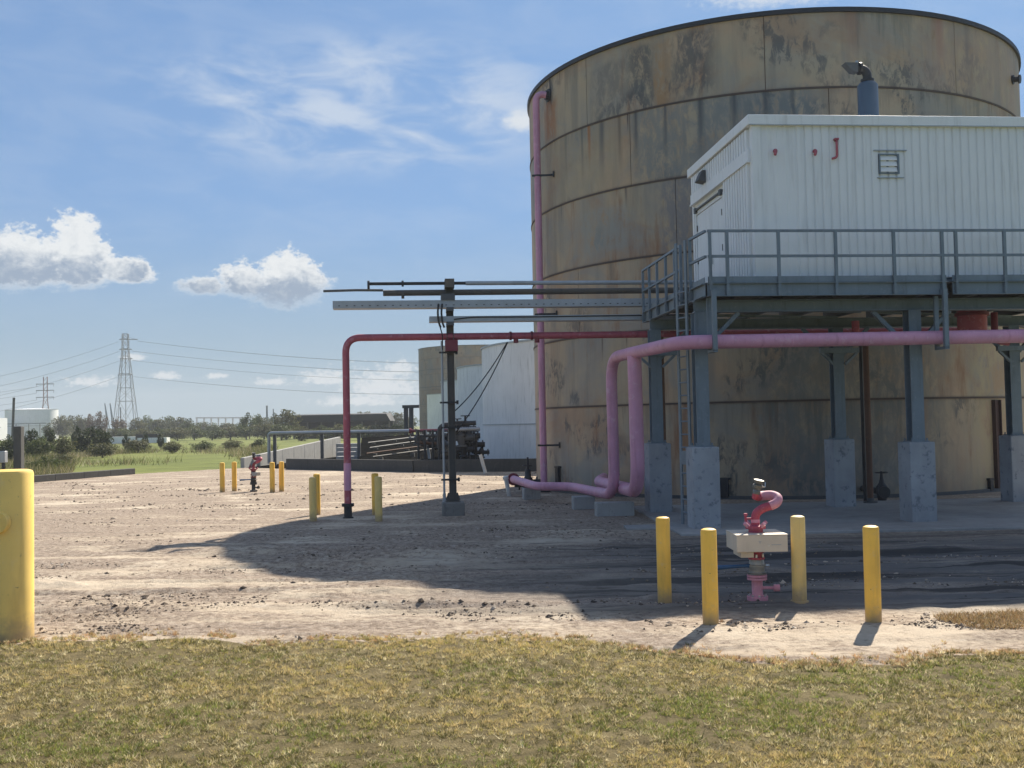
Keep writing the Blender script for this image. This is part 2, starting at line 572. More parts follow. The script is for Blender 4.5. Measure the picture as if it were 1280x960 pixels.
def yard_material():
    """sandy crushed-stone yard: pale sand, grey gravel, tracks running across and dark oily fines"""
    mt, t = new_mat('sand_and_gravel')
    p = t.pos()
    x, y, z = t.sep(p)
    trk = t.comb(t.math('MULTIPLY', x, .13), t.math('ADD', y, t.math('MULTIPLY', x, .08)), 0.0)
    n_t = t.noise(trk, 1.1, 6, .62, .3)                      # long tracks
    n_p = t.noise(p, .35, 6, .6, .4)                         # sand patches
    n_g = t.noise(p, 9, 6, .7)                               # stones
    n_f = t.noise(p, 45, 4, .7)
    n_m = t.noise(p, 3.2, 6, .72)
    mixn = t.math('ADD', t.math('ADD', t.math('MULTIPLY', n_t, .42), t.math('MULTIPLY', n_p, .38)), t.math('MULTIPLY', n_g, .2))
    far = t.step(y, 15, 24)
    mixn = t.math('ADD', mixn, t.math('MULTIPLY', far, -.035))
    sand = t.ramp(n_p, [(.3, (.42, .335, .245)), (.55, (.53, .44, .335)), (.8, (.65, .57, .455))])
    grav = t.ramp(t.math('ADD', t.math('MULTIPLY', n_g, .6), t.math('MULTIPLY', n_f, .4)),
                  [(.34, (.075, .055, .042)), (.47, (.27, .21, .16)), (.64, (.50, .42, .345))])
    col = t.mix(t.step(mixn, .455, .555), grav, sand)
    col = t.mix(t.math('MULTIPLY', t.step(n_m, .56, .66), .5), col, (.17, .125, .09))
    col = t.mix(t.math('MULTIPLY', t.step(n_m, .44, .34), .35), col, (.64, .57, .47))
    # dark fines worked into the drive in front of the platform
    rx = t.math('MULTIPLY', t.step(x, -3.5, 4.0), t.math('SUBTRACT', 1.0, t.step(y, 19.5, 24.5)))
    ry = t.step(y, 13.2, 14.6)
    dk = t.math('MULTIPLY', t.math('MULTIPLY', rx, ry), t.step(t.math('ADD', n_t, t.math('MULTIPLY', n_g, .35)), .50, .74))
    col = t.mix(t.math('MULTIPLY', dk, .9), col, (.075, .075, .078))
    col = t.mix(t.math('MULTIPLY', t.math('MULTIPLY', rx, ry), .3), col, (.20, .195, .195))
    # thin dark ruts
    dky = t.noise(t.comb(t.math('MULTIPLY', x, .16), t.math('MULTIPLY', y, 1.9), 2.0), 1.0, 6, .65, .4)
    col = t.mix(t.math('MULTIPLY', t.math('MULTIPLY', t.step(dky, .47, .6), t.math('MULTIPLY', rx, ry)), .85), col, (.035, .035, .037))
    rut = t.step(t.noise(t.comb(t.math('MULTIPLY', x, .22), t.math('MULTIPLY', y, 2.2), 5.0), 1.0, 5, .6), .6, .72)
    col = t.mix(t.math('MULTIPLY', rut, .5), col, (.12, .10, .085))
    thin = t.step(t.noise(t.comb(t.math('MULTIPLY', x, .5), t.math('MULTIPLY', y, 5.5), 9.0), 1.0, 5, .65, .2), .6, .68)
    col = t.mix(t.math('MULTIPLY', thin, t.math('ADD', .4, t.math('MULTIPLY', t.math('MULTIPLY', rx, ry), .5))), col, (.045, .042, .042))
    b1 = t.bump(n_g, .55, .08)
    b2 = t.bump(n_f, .6, .03, b1)
    finish(t, col, .95, 0, b2, .15)
    return mt


MAT['yard'] = yard_material()


def tinted(name, rough=.8, trans=0.0):
    """colour carried by each blade, leaf or stone"""
    mt, t = new_mat(name)
    a = t.node('ShaderNodeVertexColor', layer_name='tint')
    if trans:
        b = t.node('ShaderNodeBsdfPrincipled')
        t.put(b.inputs['Base Color'], a.outputs[0])
        b.inputs['Roughness'].default_value = rough
        b.inputs['Specular IOR Level'].default_value = .25
        tr = t.node('ShaderNodeBsdfTranslucent')
        t.put(tr.inputs[0], a.outputs[0])
        mx = t.node('ShaderNodeMixShader')
        mx.inputs[0].default_value = trans
        t.t.links.new(b.outputs[0], mx.inputs[1])
        t.t.links.new(tr.outputs[0], mx.inputs[2])
        o = t.node('ShaderNodeOutputMaterial')
        t.t.links.new(mx.outputs[0], o.inputs[0])
    else:
        finish(t, a.outputs[0], rough, 0, None, .2)
    return mt


MAT['blade'] = tinted('grass_blade', .7, .4)
MAT['leaf'] = tinted('leaf', .6, .3)
MAT['stone'] = tinted('loose_stone', .95)
MAT['bark'] = paint('bark', (.09, .075, .06), None, 0, (.05, .04, .035), .4, 2, .9, .3)

TANK_C, TANK_R = Vector((10.22, 41.36, 0)), 9.31
RING_Z = [0.0, 3.04, 5.46, 7.89, 10.32, 12.77, 15.28]


def tank_material(name, c, r0, first=3.04, step_h=2.435, pale=0.0, marks=(), runs=()):
    """weathered storage tank shell: tan and grey-green drift, runs hanging from each seam, rust"""
    mt, t = new_mat(name)
    p = t.pos()
    x, y, z = t.sep(p)
    ang = t.math('ARCTAN2', t.math('SUBTRACT', x, c[0]), t.math('SUBTRACT', c[1], y))
    s_ = t.math('MULTIPLY', ang, r0)
    k = t.math('SUBTRACT', z, first)
    k = t.math('MAXIMUM', t.math('DIVIDE', k, step_h), t.math('DIVIDE', k, first))
    ci = t.math('FLOOR', k)
    fr = t.math('SUBTRACT', k, ci)
    seed = t.math('MULTIPLY', ci, 13.7)
    # broad drift of faded paint
    drift = t.noise(t.comb(t.math('MULTIPLY', s_, .30), t.math('MULTIPLY', z, .22), seed), 1.0, 5, .6, .4)
    col = t.ramp(drift, [(.26, (.22, .215, .21)), (.40, (.33, .29, .235)), (.52, (.42, .335, .23)), (.64, (.47, .335, .22)), (.8, (.36, .32, .28))])
    # soft vertical weathering
    st = t.noise(t.comb(t.math('MULTIPLY', s_, 1.5), t.math('MULTIPLY', z, .12), seed), 1.0, 6, .65, .25)
    col = t.mix(t.math('MULTIPLY', t.step(st, .46, .7), .45), col, (.14, .145, .14))
    big = t.noise(t.comb(t.math('MULTIPLY', s_, .22), t.math('MULTIPLY', z, .25), t.math('ADD', seed, 61)), 1.0, 6, .65, .8)
    col = t.mix(t.math('MULTIPLY', t.step(big, .46, .64), .65), col, (.36, .225, .14))
    grey = t.noise(t.comb(t.math('MULTIPLY', s_, .3), t.math('MULTIPLY', z, .3), t.math('ADD', seed, 81)), 1.0, 6, .65, .8)
    col = t.mix(t.math('MULTIPLY', t.step(grey, .5, .64), .55), col, (.25, .26, .25))
    st2 = t.noise(t.comb(t.math('MULTIPLY', s_, 4.2), t.math('MULTIPLY', z, .3), t.math('ADD', seed, 3)), 1.0, 5, .65)
    col = t.mix(t.math('MULTIPLY', t.step(st2, .55, .75), .35), col, (.38, .35, .28))
    # dark runs hanging below each seam
    rn = t.noise(t.comb(t.math('MULTIPLY', s_, 1.9), t.math('MULTIPLY', fr, .35), t.math('ADD', seed, 8)), 1.0, 6, .7, .15)
    run = t.math('MULTIPLY', t.step(t.math('ADD', rn, t.math('MULTIPLY', t.math('SUBTRACT', fr, .5), .26)),   .56, .72), .45)
    rm = t.noise(t.comb(t.math('MULTIPLY', s_, .11), 0.0, t.math('ADD', seed, 5)), 1.0, 2)
    run = t.math('MULTIPLY', run, t.step(rm, .45, .62))
    col = t.mix(run, col, (.065, .075, .075))
    # blotched mildew, fine grained
    ml = t.noise(t.comb(t.math('MULTIPLY', s_, 3.5), t.math('MULTIPLY', z, 1.6), seed), 1.0, 8, .75, .5)
    mr = t.noise(t.comb(t.math('MULTIPLY', s_, .33), t.math('MULTIPLY', z, .35), t.math('ADD', seed, 21)), 1.0, 3)
    col = t.mix(t.math('MULTIPLY', t.math('MULTIPLY', t.step(ml, .47, .58), t.step(mr, .52, .62)), .75), col, (.085, .09, .095))
    # rust
    rs = t.noise(t.comb(t.math('MULTIPLY', s_, 1.1), t.math('MULTIPLY', z, .16), t.math('ADD', seed, 40)), 1.0, 6, .7)
    col = t.mix(t.math('MULTIPLY', t.step(rs, .56, .72), .75), col, (.27, .125, .06))
    wob = t.math('MULTIPLY', t.math('SUBTRACT', ml, .5), .5)
    wob2 = t.math('MULTIPLY', t.math('SUBTRACT', st, .5), .8)
    sw = t.math('ADD', s_, t.math('ADD', wob, wob2))
    zw = t.math('ADD', z, t.math('MULTIPLY', t.math('ADD', wob, wob2), 1.2))
    for s0, s1, z0, z1, c_m, amt, e in marks:
        a_ = t.math('MULTIPLY', t.step(sw, s0 - e, s0 + e), t.math('SUBTRACT', 1, t.step(sw, s1 - e, s1 + e)))
        b_ = t.math('MULTIPLY', t.step(zw, z0 - .3, z0 + .3), t.math('SUBTRACT', 1, t.step(zw, z1 - .15, z1 + .15)))
        mk = t.math('MULTIPLY', t.math('MULTIPLY', a_, b_), t.math('MULTIPLY', t.step(ml, .36, .56), amt))
        col = t.mix(mk, col, c_m)
    for s0, z0, z1, w_, c_m, amt in runs:
        d_ = t.math('ABSOLUTE', t.math('SUBTRACT', t.math('ADD', s_, t.math('MULTIPLY', t.math('SUBTRACT', st2, .5), .22)), s0))
        a_ = t.math('SUBTRACT', 1, t.step(d_, 0, w_))
        b_ = t.math('MULTIPLY', t.step(z, z0, z1 - .1), t.math('SUBTRACT', 1, t.step(z, z1 - .01, z1 + .01)))
        col = t.mix(t.math('MULTIPLY', t.math('MULTIPLY', a_, b_), amt), col, c_m)
    seam = t.step(t.math('ABSOLUTE', t.math('SUBTRACT', fr, .5)), .468, .5)
    col = t.mix(t.math('MULTIPLY', seam, t.math('ADD', .15, t.math('MULTIPLY', st, .5))), col, (.16, .08, .05))
    if pale:
        col = t.mix(pale, col, (.15, .125, .105))
    lump = t.noise(t.comb(t.math('MULTIPLY', s_, .6), t.math('MULTIPLY', z, .6), 0.0), 1.0, 3)
    b1 = t.bump(lump, .25, .12)
    b2 = t.bump(st2, .1, .02, b1)
    finish(t, col, .62, 0, b2, .35)
    return mt


BLUE_, DARK_ = (.20, .215, .21), (.085, .09, .095)
TANK_MARKS = [(-8.3, -6.9, 12.9, 14.6, (.20, .18, .16), .75, .3), (-6.75, -5.65, 12.9, 14.9, DARK_, .75, .3), (-5.05, -3.7, 12.95, 15.0, DARK_, .75, .35),
              (-5.6, -5.15, 12.8, 14.9, (.40, .24, .12), .8, .12), (-11.25, -10.75, 14.0, 15.3, (.02, .02, .025), .95, .1), (-11.5, -10.5, 12.9, 14.3, (.36, .16, .06), .8, .2),
              (-6.6, -.5, 10.4, 12.8, BLUE_, .7, .5), (-13, -7.0, 10.4, 12.8, (.36, .30, .2), .5, .6), (2.9, 9, 12.8, 15.2, (.36, .27, .22), .6, .8),
              (-9.2, -6.8, 8.2, 9.8, (.29, .31, .29), .6, .7), (-5.6, -4.2, 7.9, 10.3, (.19, .185, .2), .75, .3), (4.6, 8.5, 0, 5.3, (.44, .36, .21), .7, .7),
              (-2.5, 3.4, 0, 5.3, (.15, .17, .17), .55, 1.0), (-6.8, -6.45, 4.0, 4.7, (.5, .47, .4), .7, .1), (-9.8, -8.6, 5.5, 6.6, (.17, .14, .12), .6, .3), (5.7, 6.9, 3.1, 4.1, (.36, .22, .13), .6, .3)]
TANK_RUNS = [(-6.45, 10.3, 12.75, .16, DARK_, .9), (-5.35, 10.3, 12.75, .12, DARK_, .8), (-4.15, 10.3, 12.75, .2, DARK_, .9), (-3.1, 10.5, 12.75, .16, DARK_, .85), (-2.1, 10.3, 12.75, .2, DARK_, .8), (-1.3, 10.3, 12.75, .12, DARK_, .7),
             (-8.55, 10.9, 12.75, .10, (.36, .15, .05), .9), (-8.9, 10.3, 12.75, .12, DARK_, .6), (-7.9, 10.3, 12.75, .2, DARK_, .75), (-7.1, 10.3, 12.75, .14, (.18, .13, .09), .8), (-6.75, 12.0, 12.76, .05, (.05, .03, .03), .9), (-9.9, 10.3, 12.75, .16, (.17, .16, .13), .6),
             (3.75, 12.8, 15.2, .25, (.34, .16, .12), .6), (5.0, 12.8, 15.2, .3, (.2, .16, .15), .5), (.6, 12.8, 15.2, .3, (.36, .2, .13), .5), (-10.2, 14.5, 15.2, .05, (.05, .04, .04), .9),
             (-6.9, 9.4, 10.3, .08, (.12, .10, .09), .8), (-10.3, 9.5, 10.3, .06, (.12, .1, .1), .8), (-7.6, 5.9, 7.88, .2, (.2, .15, .11), .7), (-8.1, 4.3, 5.45, .06, (.12, .08, .06), .9), (-7.0, 4.8, 5.45, .05, (.12, .08, .06), .9), (2.6, .3, 3.0, .3, (.3, .18, .11), .6)]
MAT['tank'] = tank_material('weathered_tank_shell', TANK_C, TANK_R, marks=TANK_MARKS, runs=TANK_RUNS)


# ------------------------------------------------------------------ ground
def ground(px, py, z=0.0):
    d = ray(px, py)
    k = (z - CAM_H) / d.z
    return Vector((0, 0, CAM_H)) + d * k


mb = MB()
nx = 40
xs = np.linspace(-1500, 1500, nx)
ys = np.concatenate([np.linspace(-60, 300, 30), np.linspace(380, 1700, 14)])
vs = [(x, y, -.06) for y in ys for x in xs]
fs = [(j * nx + i, j * nx + i + 1, (j + 1) * nx + i + 1, (j + 1) * nx + i) for j in range(len(ys) - 1) for i in range(nx - 1)]
mb.add(vs, fs)
structure(mb.build('ground', MAT['field']))

# edge of the lawn, world x -> y
EDGE = [ground(*q) for q in ((-120, 797), (150, 795), (300, 797), (450, 795), (560, 789), (640, 793), (700, 797), (760, 801), (850, 807), (930, 819), (1000, 822), (1080, 821), (1160, 812), (1290, 806), (1400, 800))]
EX, EY = np.array([e.x for e in EDGE]), np.array([e.y for e in EDGE])


def lawn_edge(x):
    return np.interp(x, EX, EY) + (fbm(x * 1.3, x * 0 + 3.1, 4, 5) - .5) * .8


PATCH = [ground(*q) for q in ((1168, 765), (1290, 762), (1290, 795), (1230, 789))]


def in_patch(x, y):
    """dry grass tuft in the yard at the right"""
    c = ground(1262, 776)
    return ((x - c.x - .3) / 1.25) ** 2 + ((y - c.y) / .62) ** 2 + (fbm(x * 2, y * 2, 3, 9) - .5) * 1.2 < 1


def yard_left(y):
    return np.interp(y, [0, 50, 52.7, 60, 61, 66.5], [-30, -26, -24.2, -22.1, -21.6, -17.3])


def dike_y(x):
    return np.interp(x, [-17.3, -5.3, 2, 40], [66.2, 55.6, 53.6, 53.6])


def yard_h(x, y):
    ruts = fbm(x * .22 + 4, y * 1.7 + x * .12, 4, 3) - .5
    lump = fbm(x * 2.6, y * 2.6, 4, 8) - .5
    mound = np.clip(fbm(x * .5 + 9, y * .8, 3, 31) - .58, 0, 1)
    h = ruts * .085 + lump * .05 + mound * .35 * np.clip((y - 13) / 3, 0, 1) * np.clip((30 - y) / 6, 0, 1)
    k = np.clip((27 - y) / 5, .25, 1)
    wear = fbm(x * .6, y * .3, 3, 63)
    for y0, sl, cv, amp in ((15.4, .02, .004, 1.0), (18.0, -.03, .003, 1.0), (20.8, .05, -.002, 1.0), (24.5, .03, .002, .9), (30.0, .08, .001, .9)):
        c_ = y0 + sl * x + cv * x * x
        for sgn in (-.85, .85):
            d_ = np.abs(y - c_ - sgn)
            h = h + (-.05 * np.exp(-(d_ / .16) ** 2) + .034 * np.exp(-((d_ - .30) / .10) ** 2)) * amp * np.clip((wear - .38) * 4, 0, 1)
    return np.clip(h * k - .012, -.05, .09) * np.where((y > 21.5) & (x > 2), .35, 1.0)


ny_, nx_ = 470, 480
yy = 10.5 * (68 / 10.5) ** np.linspace(0, 1, ny_)
ss = np.linspace(-.66, .78, nx_)
YY, SS = np.meshgrid(yy, ss, indexing='ij')
XX = SS * (YY + 3)
ZZ = yard_h(XX, YY)
V = np.stack([XX, YY, ZZ], -1).reshape(-1, 3)
I = np.arange(ny_ * nx_).reshape(ny_, nx_)
F = np.stack([I[:-1, :-1], I[:-1, 1:], I[1:, 1:], I[1:, :-1]], -1).reshape(-1, 4)
cx_, cy_ = V[F].mean(1)[:, 0], V[F].mean(1)[:, 1]
keep = (cx_ > yard_left(cy_)) & (cy_ < dike_y(cx_) + .4)
structure(big_mesh('gravel_yard', V, F[keep], MAT['yard'], smooth=True))

# lawn soil sheet
lx = np.linspace(-16, 18, 160)
le = lawn_edge(lx)
rows_ = np.linspace(0, 1, 24)
V = np.stack([np.repeat(lx[None], 24, 0), 1.0 + rows_[:, None] * (le[None] - 1.0), np.full((24, 160), .05)], -1)
V[-1, :, 2] = -.04
V[-2, :, 2] = .02
I = np.arange(24 * 160).reshape(24, 160)
F = np.stack([I[:-1, :-1], I[:-1, 1:], I[1:, 1:], I[1:, :-1]], -1).reshape(-1, 4)
structure(big_mesh('lawn', V.reshape(-1, 3), F, MAT['lawn_soil'], smooth=True))


def blades(name, x, y, z, length, width, cols, lean=.6, parent=None):
    n = len(x)
    a = RNG.uniform(0, 2 * PI, n)
    b = RNG.uniform(0, 2 * PI, n)
    ln = length * RNG.uniform(.15, lean, n)
    base = np.stack([x, y, z], -1)
    wv_ = np.stack([np.cos(a), np.sin(a), np.zeros(n)], -1) * (width / 2)[:, None]
    tip = base + np.stack([np.cos(b) * ln, np.sin(b) * ln, length * RNG.uniform(.6, 1, n)], -1)
    V = np.stack([base - wv_, base + wv_, tip], 1).reshape(-1, 3)
    F = np.arange(n * 3).reshape(n, 3)
    c = np.repeat(cols, 3, 0)
    return big_mesh(name, V, F, MAT['blade'], c)


def pick(pal, w_):
    """mix of palette colours, w_ is (n,k) weights"""
    w_ = np.clip(w_, 1e-4, None) ** 2.5
    w_ = w_ / w_.sum(1, keepdims=True)
    cum = np.cumsum(w_, 1)
    r_ = RNG.uniform(0, 1, (len(w_), 1))
    k = (r_ > cum).sum(1).clip(0, len(pal) - 1)
    return np.array(pal)[k] * RNG.uniform(.7, 1.3, (len(w_), 1))


def lawn_blades(nc):
    """tufts of blades: each tuft has its own tone, height and lean"""
    y = 6.2 + (15 - 6.2) * RNG.uniform(0, 1, nc) ** 1.1
    x = RNG.uniform(-.6, .6, nc) * (y + 1.5)
    d = lawn_edge(x) - y                                  # metres inside the edge
    ragged = RNG.normal(0, .16, nc) + .05
    bare = fbm(x * 1.1, y * 1.5, 4, 77)
    gap = fbm(x * 6, y * 6, 3, 78)
    ok = (d > ragged) & ~((bare > .68) & (RNG.uniform(0, 1, nc) < .6)) & ~((d < .6) & (fbm(x * 3, y * 3, 2, 12) > .55)) & ~((gap > .60) & (RNG.uniform(0, 1, nc) < .8))
    x, y, d = x[ok], y[ok], d[ok]
    g = fbm(x * .55, y * .7, 4, 40)
    g2 = fbm(x * 2.2, y * 2.6, 3, 41)
    inner = np.clip((d - .2) / 1.6, 0, 1)
    green = np.clip((g - .42) * 2.8, 0, 1) * (.2 + .8 * inner) * (.5 + g2)
    tan = np.clip((.64 - g) * 2.6, .12, 1) * (.8 + .4 * g2)
    red = np.clip(1.0 - d * 1.2, .04, 1) * (.25 + 1.3 * fbm(x * 1.2, y * .6, 3, 44))
    pal = [(.215, .255, .06), (.42, .375, .11), (.60, .47, .215), (.50, .32, .17), (.155, .14, .05), (.74, .65, .40)]
    w_ = np.stack([green, .5 * (green + tan), tan * .75, red, np.full(len(x), .45), np.full(len(x), .3)], 1)
    tone = pick(pal, w_)
    tall = RNG.uniform(.5, 1.25, len(x)) * (.7 + .6 * g2)
    lean_a = RNG.uniform(0, 2 * PI, len(x))
    per = 11
    k = np.repeat(np.arange(len(x)), per)
    n = len(k)
    rr = .024 * np.sqrt(RNG.uniform(0, 1, n))
    ra = RNG.uniform(0, 2 * PI, n)
    bx, by = x[k] + rr * np.cos(ra), y[k] + rr * np.sin(ra)
    L = RNG.uniform(.026, .062, n) * tall[k]
    W = RNG.uniform(.005, .011, n)
    c = tone[k] * RNG.uniform(.75, 1.25, (n, 1))
    c = np.where(RNG.uniform(0, 1, (n, 1)) < .16, np.array([[.60, .50, .28]]), c)
    return blades('lawn_grass', bx, by, np.full(n, .04) - (d[k] < .3) * .04, L, W, c, 1.25)


stuff(lawn_blades(96000), 'short dry olive and tan grass covering the foreground lawn', 'grass')

c0 = ground(1262, 776)
n = 26000
x = c0.x + .3 + RNG.uniform(-2.2, 2.6, n)
y = c0.y + RNG.uniform(-.8, .8, n)
ok = in_patch(x, y)
x, y = x[ok], y[ok]
c = pick([(.32, .2, .095), (.36, .27, .14), (.16, .14, .05), (.07, .055, .03)], np.stack([np.full(len(x), .5), np.full(len(x), .5), np.full(len(x), .3), np.full(len(x), .25)], 1))
stuff(blades('dry_grass', x, y, np.zeros(len(x)), RNG.uniform(.04, .10, len(x)), RNG.uniform(.005, .01, len(x)), c, 1.2),
      'patch of dry brown grass in the gravel at the right edge', 'grass')


# loose stones over the yard
def stones(n):
    y = 12.2 * (52 / 12.2) ** RNG.uniform(0, 1, n) ** 1.25
    x = RNG.uniform(-.52, .54, n) * (y + 1)
    dens = fbm(x * .35 + 2, y * 1.3 + x * .1, 4, 55)
    dens2 = fbm(x * 1.6, y * 1.9, 3, 56)
    p_ = np.clip((dens - .50) * 5, .012, 1) * np.clip((dens2 - .34) * 3, .05, 1) * .55
    ok = (RNG.uniform(0, 1, n) < p_) & (y > lawn_edge(x) - .12) & ~((x > 3) & (y > 21.8))
    x, y = x[ok], y[ok]
    k = len(x)
    r_ = np.exp(RNG.normal(-4.4, .55, k)).clip(.005, .055) * (1 + np.clip(y - 20, 0, 30) / 30)
    z = yard_h(x, y) + r_ * .12
    dirs = np.array([(1, 0, 0), (-1, 0, 0), (0, 1, 0), (0, -1, 0), (0, 0, 1), (0, 0, -1)], float)
    V = dirs[None] * (r_[:, None, None]) * RNG.uniform(.55, 1.3, (k, 6, 1)) + RNG.normal(0, .18, (k, 6, 3)) * r_[:, None, None]
    V[:, :, 2] *= .62
    V += np.stack([x, y, z], -1)[:, None]
    T = np.array([(0, 2, 4), (2, 1, 4), (1, 3, 4), (3, 0, 4), (2, 0, 5), (1, 2, 5), (3, 1, 5), (0, 3, 5)])
    F = (np.arange(k)[:, None, None] * 6 + T[None]).reshape(-1, 3)
    pal = [(.13, .10, .075), (.26, .205, .155), (.40, .33, .26), (.55, .49, .41), (.07, .057, .05)]
    wt = np.tile([.55, .5, .42, .22, .45], (k, 1))
    c = pick(pal, wt)
    return big_mesh('loose_gravel', V.reshape(-1, 3), F, MAT['stone'], np.repeat(c, 6, 0))


stuff(stones(210000), 'loose crushed stone scattered over the sandy yard', 'gravel')

# concrete slab under the platform, its front edge a little proud of the drive
sl = [ground(790, 672), ground(905, 670), ground(1290, 661), ground(1420, 659)]
mb = MB()
top = .055
f0, f1 = (sl[1].x - .9, sl[1].y + .1), (17.5, sl[3].y + .1)
b1_, b0_ = (17.5, 30.6), (3.4, 30.2)
pl = [f0, f1, b1_, b0_]
mb.add([(x, y, -.1) for x, y in pl] + [(x, y, top) for x, y in pl], [(3, 2, 1, 0), (4, 5, 6, 7), (0, 1, 5, 4), (1, 2, 6, 5), (2, 3, 7, 6), (3, 0, 4, 7)])
MAT['slab'] = grounded('dusty_slab_concrete', [(.34, (.24, .235, .225)), (.52, (.33, .32, .305)), (.68, (.42, .41, .385))], .5, .9, .12, 30)
o = mb.build('concrete_slab', MAT['slab'], None, .02)
structure(o)
mb = MB()
a = ground(782, 661)
mb.box(a.x, a.x + .75, a.y - .35, a.y + .45, -.1, .045)
structure(mb.build('concrete_pad', MAT['slab'], None, .01))

# dike floor and the low grass bank beside it
mb = MB()
mb.add([(-17.2, 66.4, -.02), (-5.3, 55.8, -.02), (2, 53.8, -.02), (45, 53.8, -.02), (45, 125, -.02), (-16.8, 125, -.02)], [(0, 1, 2, 3, 4, 5)])
structure(mb.build('dike_floor', MAT['dike_floor']))


# tall weeds over the meadow
def weeds(n):
    y = 56 * (190 / 56) ** RNG.uniform(0, 1, n)
    px = RNG.uniform(-40, 345, n)
    x = (px - 640) / FPX * y
    p_ = fbm(x * .09, y * .05, 4, 90)
    strip = np.clip((y - 74) / 14, 0, 1) * np.clip((150 - y) / 40, .15, 1)
    near = ((px < 90) & (y < 82)) * .8
    ok = (RNG.uniform(0, 1, n) < np.clip((p_ - .38) * 4, 0, 1) * np.clip(strip + near, 0, 1)) & (x < yard_left(y) - .6 - (y > 66) * 1.2)
    x, y = x[ok], y[ok]
    k = len(x)
    h = fbm(x * .15, y * .1, 3, 91)
    c = pick([(.10, .12, .03), (.17, .165, .06), (.30, .25, .15), (.06, .075, .02), (.36, .32, .24)],
             np.stack([h * 1.0, np.full(k, .5), 1 - h, np.full(k, .4), (1 - h) * .55], 1))
    return blades('tall_grass', x, y, np.full(k, -.05), RNG.uniform(.35, 1.0, k) * (.5 + h), RNG.uniform(.025, .06, k), c, .8)


stuff(weeds(130000), 'tall straggly weeds and seed heads over the meadow', 'grass')


# ------------------------------------------------------------------ trees and shrubs
def crown_mesh(seed, clumps, leaves, size, pal, shape=(1, 1, 1)):
    """unit crown: leaf faces through the volume of many clumps, z from 0 to 1"""
    rg = np.random.default_rng(seed)
    cc = rg.normal(0, 1, (clumps, 3))
    cc /= np.linalg.norm(cc, axis=1)[:, None]
    cc *= rg.uniform(.25, 1, (clumps, 1)) ** .6
    cen = np.array([0, 0, .50]) + cc * np.array([.40, .40, .40]) * np.array(shape)
    rad = rg.uniform(.10, .23, clumps)
    tone = rg.uniform(.7, 1.3, clumps)
    k = rg.integers(0, clumps, leaves)
    d = rg.normal(0, 1, (leaves, 3))
    d /= np.linalg.norm(d, axis=1)[:, None]
    p = cen[k] + d * (rad[k] * rg.uniform(.45, 1.05, leaves) ** .6)[:, None] * np.array([1, 1, .8])
    p[:, 2] = np.clip(np.abs(p[:, 2]), .02, 1.0)
    u_ = rg.normal(0, 1, (leaves, 3))
    u_ /= np.linalg.norm(u_, axis=1)[:, None]
    v_ = np.cross(u_, rg.normal(0, 1, (leaves, 3)))
    v_ /= np.linalg.norm(v_, axis=1)[:, None]
    s_ = (size * rg.uniform(.6, 1.4, leaves))[:, None]
    V = np.stack([p - u_ * s_, p + v_ * s_ * .6, p + u_ * s_, p - v_ * s_ * .6], 1).reshape(-1, 3)
    F = np.arange(leaves * 4).reshape(leaves, 4)
    pal = np.array(pal)
    c = pal[rg.integers(0, len(pal), leaves)] * (tone[k] * rg.uniform(.75, 1.25, leaves))[:, None]
    o = big_mesh('crown', V, F, MAT['leaf'], np.repeat(c, 4, 0))
    me = o.data
    bpy.data.objects.remove(o)
    return me, cen


def trunk_mesh(cen, seed, thick=.03):
    rg = random.Random(seed)
    mb = MB()
    pts = [(0, 0, 0), (rg.uniform(-.02, .02), 0, .18), (rg.uniform(-.04, .04), rg.uniform(-.03, .03), .4), (rg.uniform(-.05, .05), 0, .75)]
    mb.tube(pts, [thick, thick * .8, thick * .6, thick * .2], 7)
    for q in list(cen)[:9]:
        a = Vector(pts[1 + rg.randrange(2)])
        q = Vector(q)
        mb.tube([a, a.lerp(q, .5) + Vector((0, 0, .03)), q], [thick * .5, thick * .32, thick * .12], 5)
    return mb.mesh('trunk')


G_OLIVE = [(.085, .095, .035), (.12, .12, .05), (.15, .14, .065), (.065, .075, .03)]
G_DARK = [(.022, .035, .014), (.035, .05, .018), (.05, .065, .022)]
G_GREEN = [(.075, .10, .03), (.10, .125, .04), (.06, .08, .025), (.13, .14, .055)]
G_RUST = [(.15, .095, .06), (.12, .085, .05), (.09, .085, .04), (.18, .125, .085)]
KIND = {}
for nm, pal, sd_list in (('olive', G_OLIVE, (1, 2, 3)), ('dark', G_DARK, (4, 5)), ('green', G_GREEN, (6, 7, 8)), ('rust', G_RUST, (9, 10))):
    for s_ in sd_list:
        me, cen = crown_mesh(s_, 40, 3200, .027 if nm != 'dark' else .03, pal, (1, 1, 1) if nm != 'dark' else (1.15, 1.1, .95))
        KIND.setdefault(nm, []).append((me, trunk_mesh(cen, s_)))


def tree(name, cat, kind, var, x, y, h, w_, label, group=None, z=-.1):
    t_ = thing(name, label, cat, (x, y, z), random.uniform(0, 6.28), group)
    cm, tm = KIND[kind][var % len(KIND[kind])]
    for nm, me, mt in (('crown', cm, MAT['leaf']), ('trunk', tm, MAT['bark'])):
        o = link(nm, me, mt, t_)
        o.scale = (w_, w_, h)
    return t_


# ------------------------------------------------------------------ the great rusty tank
def cyl_point(c, r, a, z):
    """a: angle round the tank, 0 faces the camera side (-Y), negative to the left"""
    return Vector((c.x + r * math.sin(a), c.y - r * math.cos(a), z))


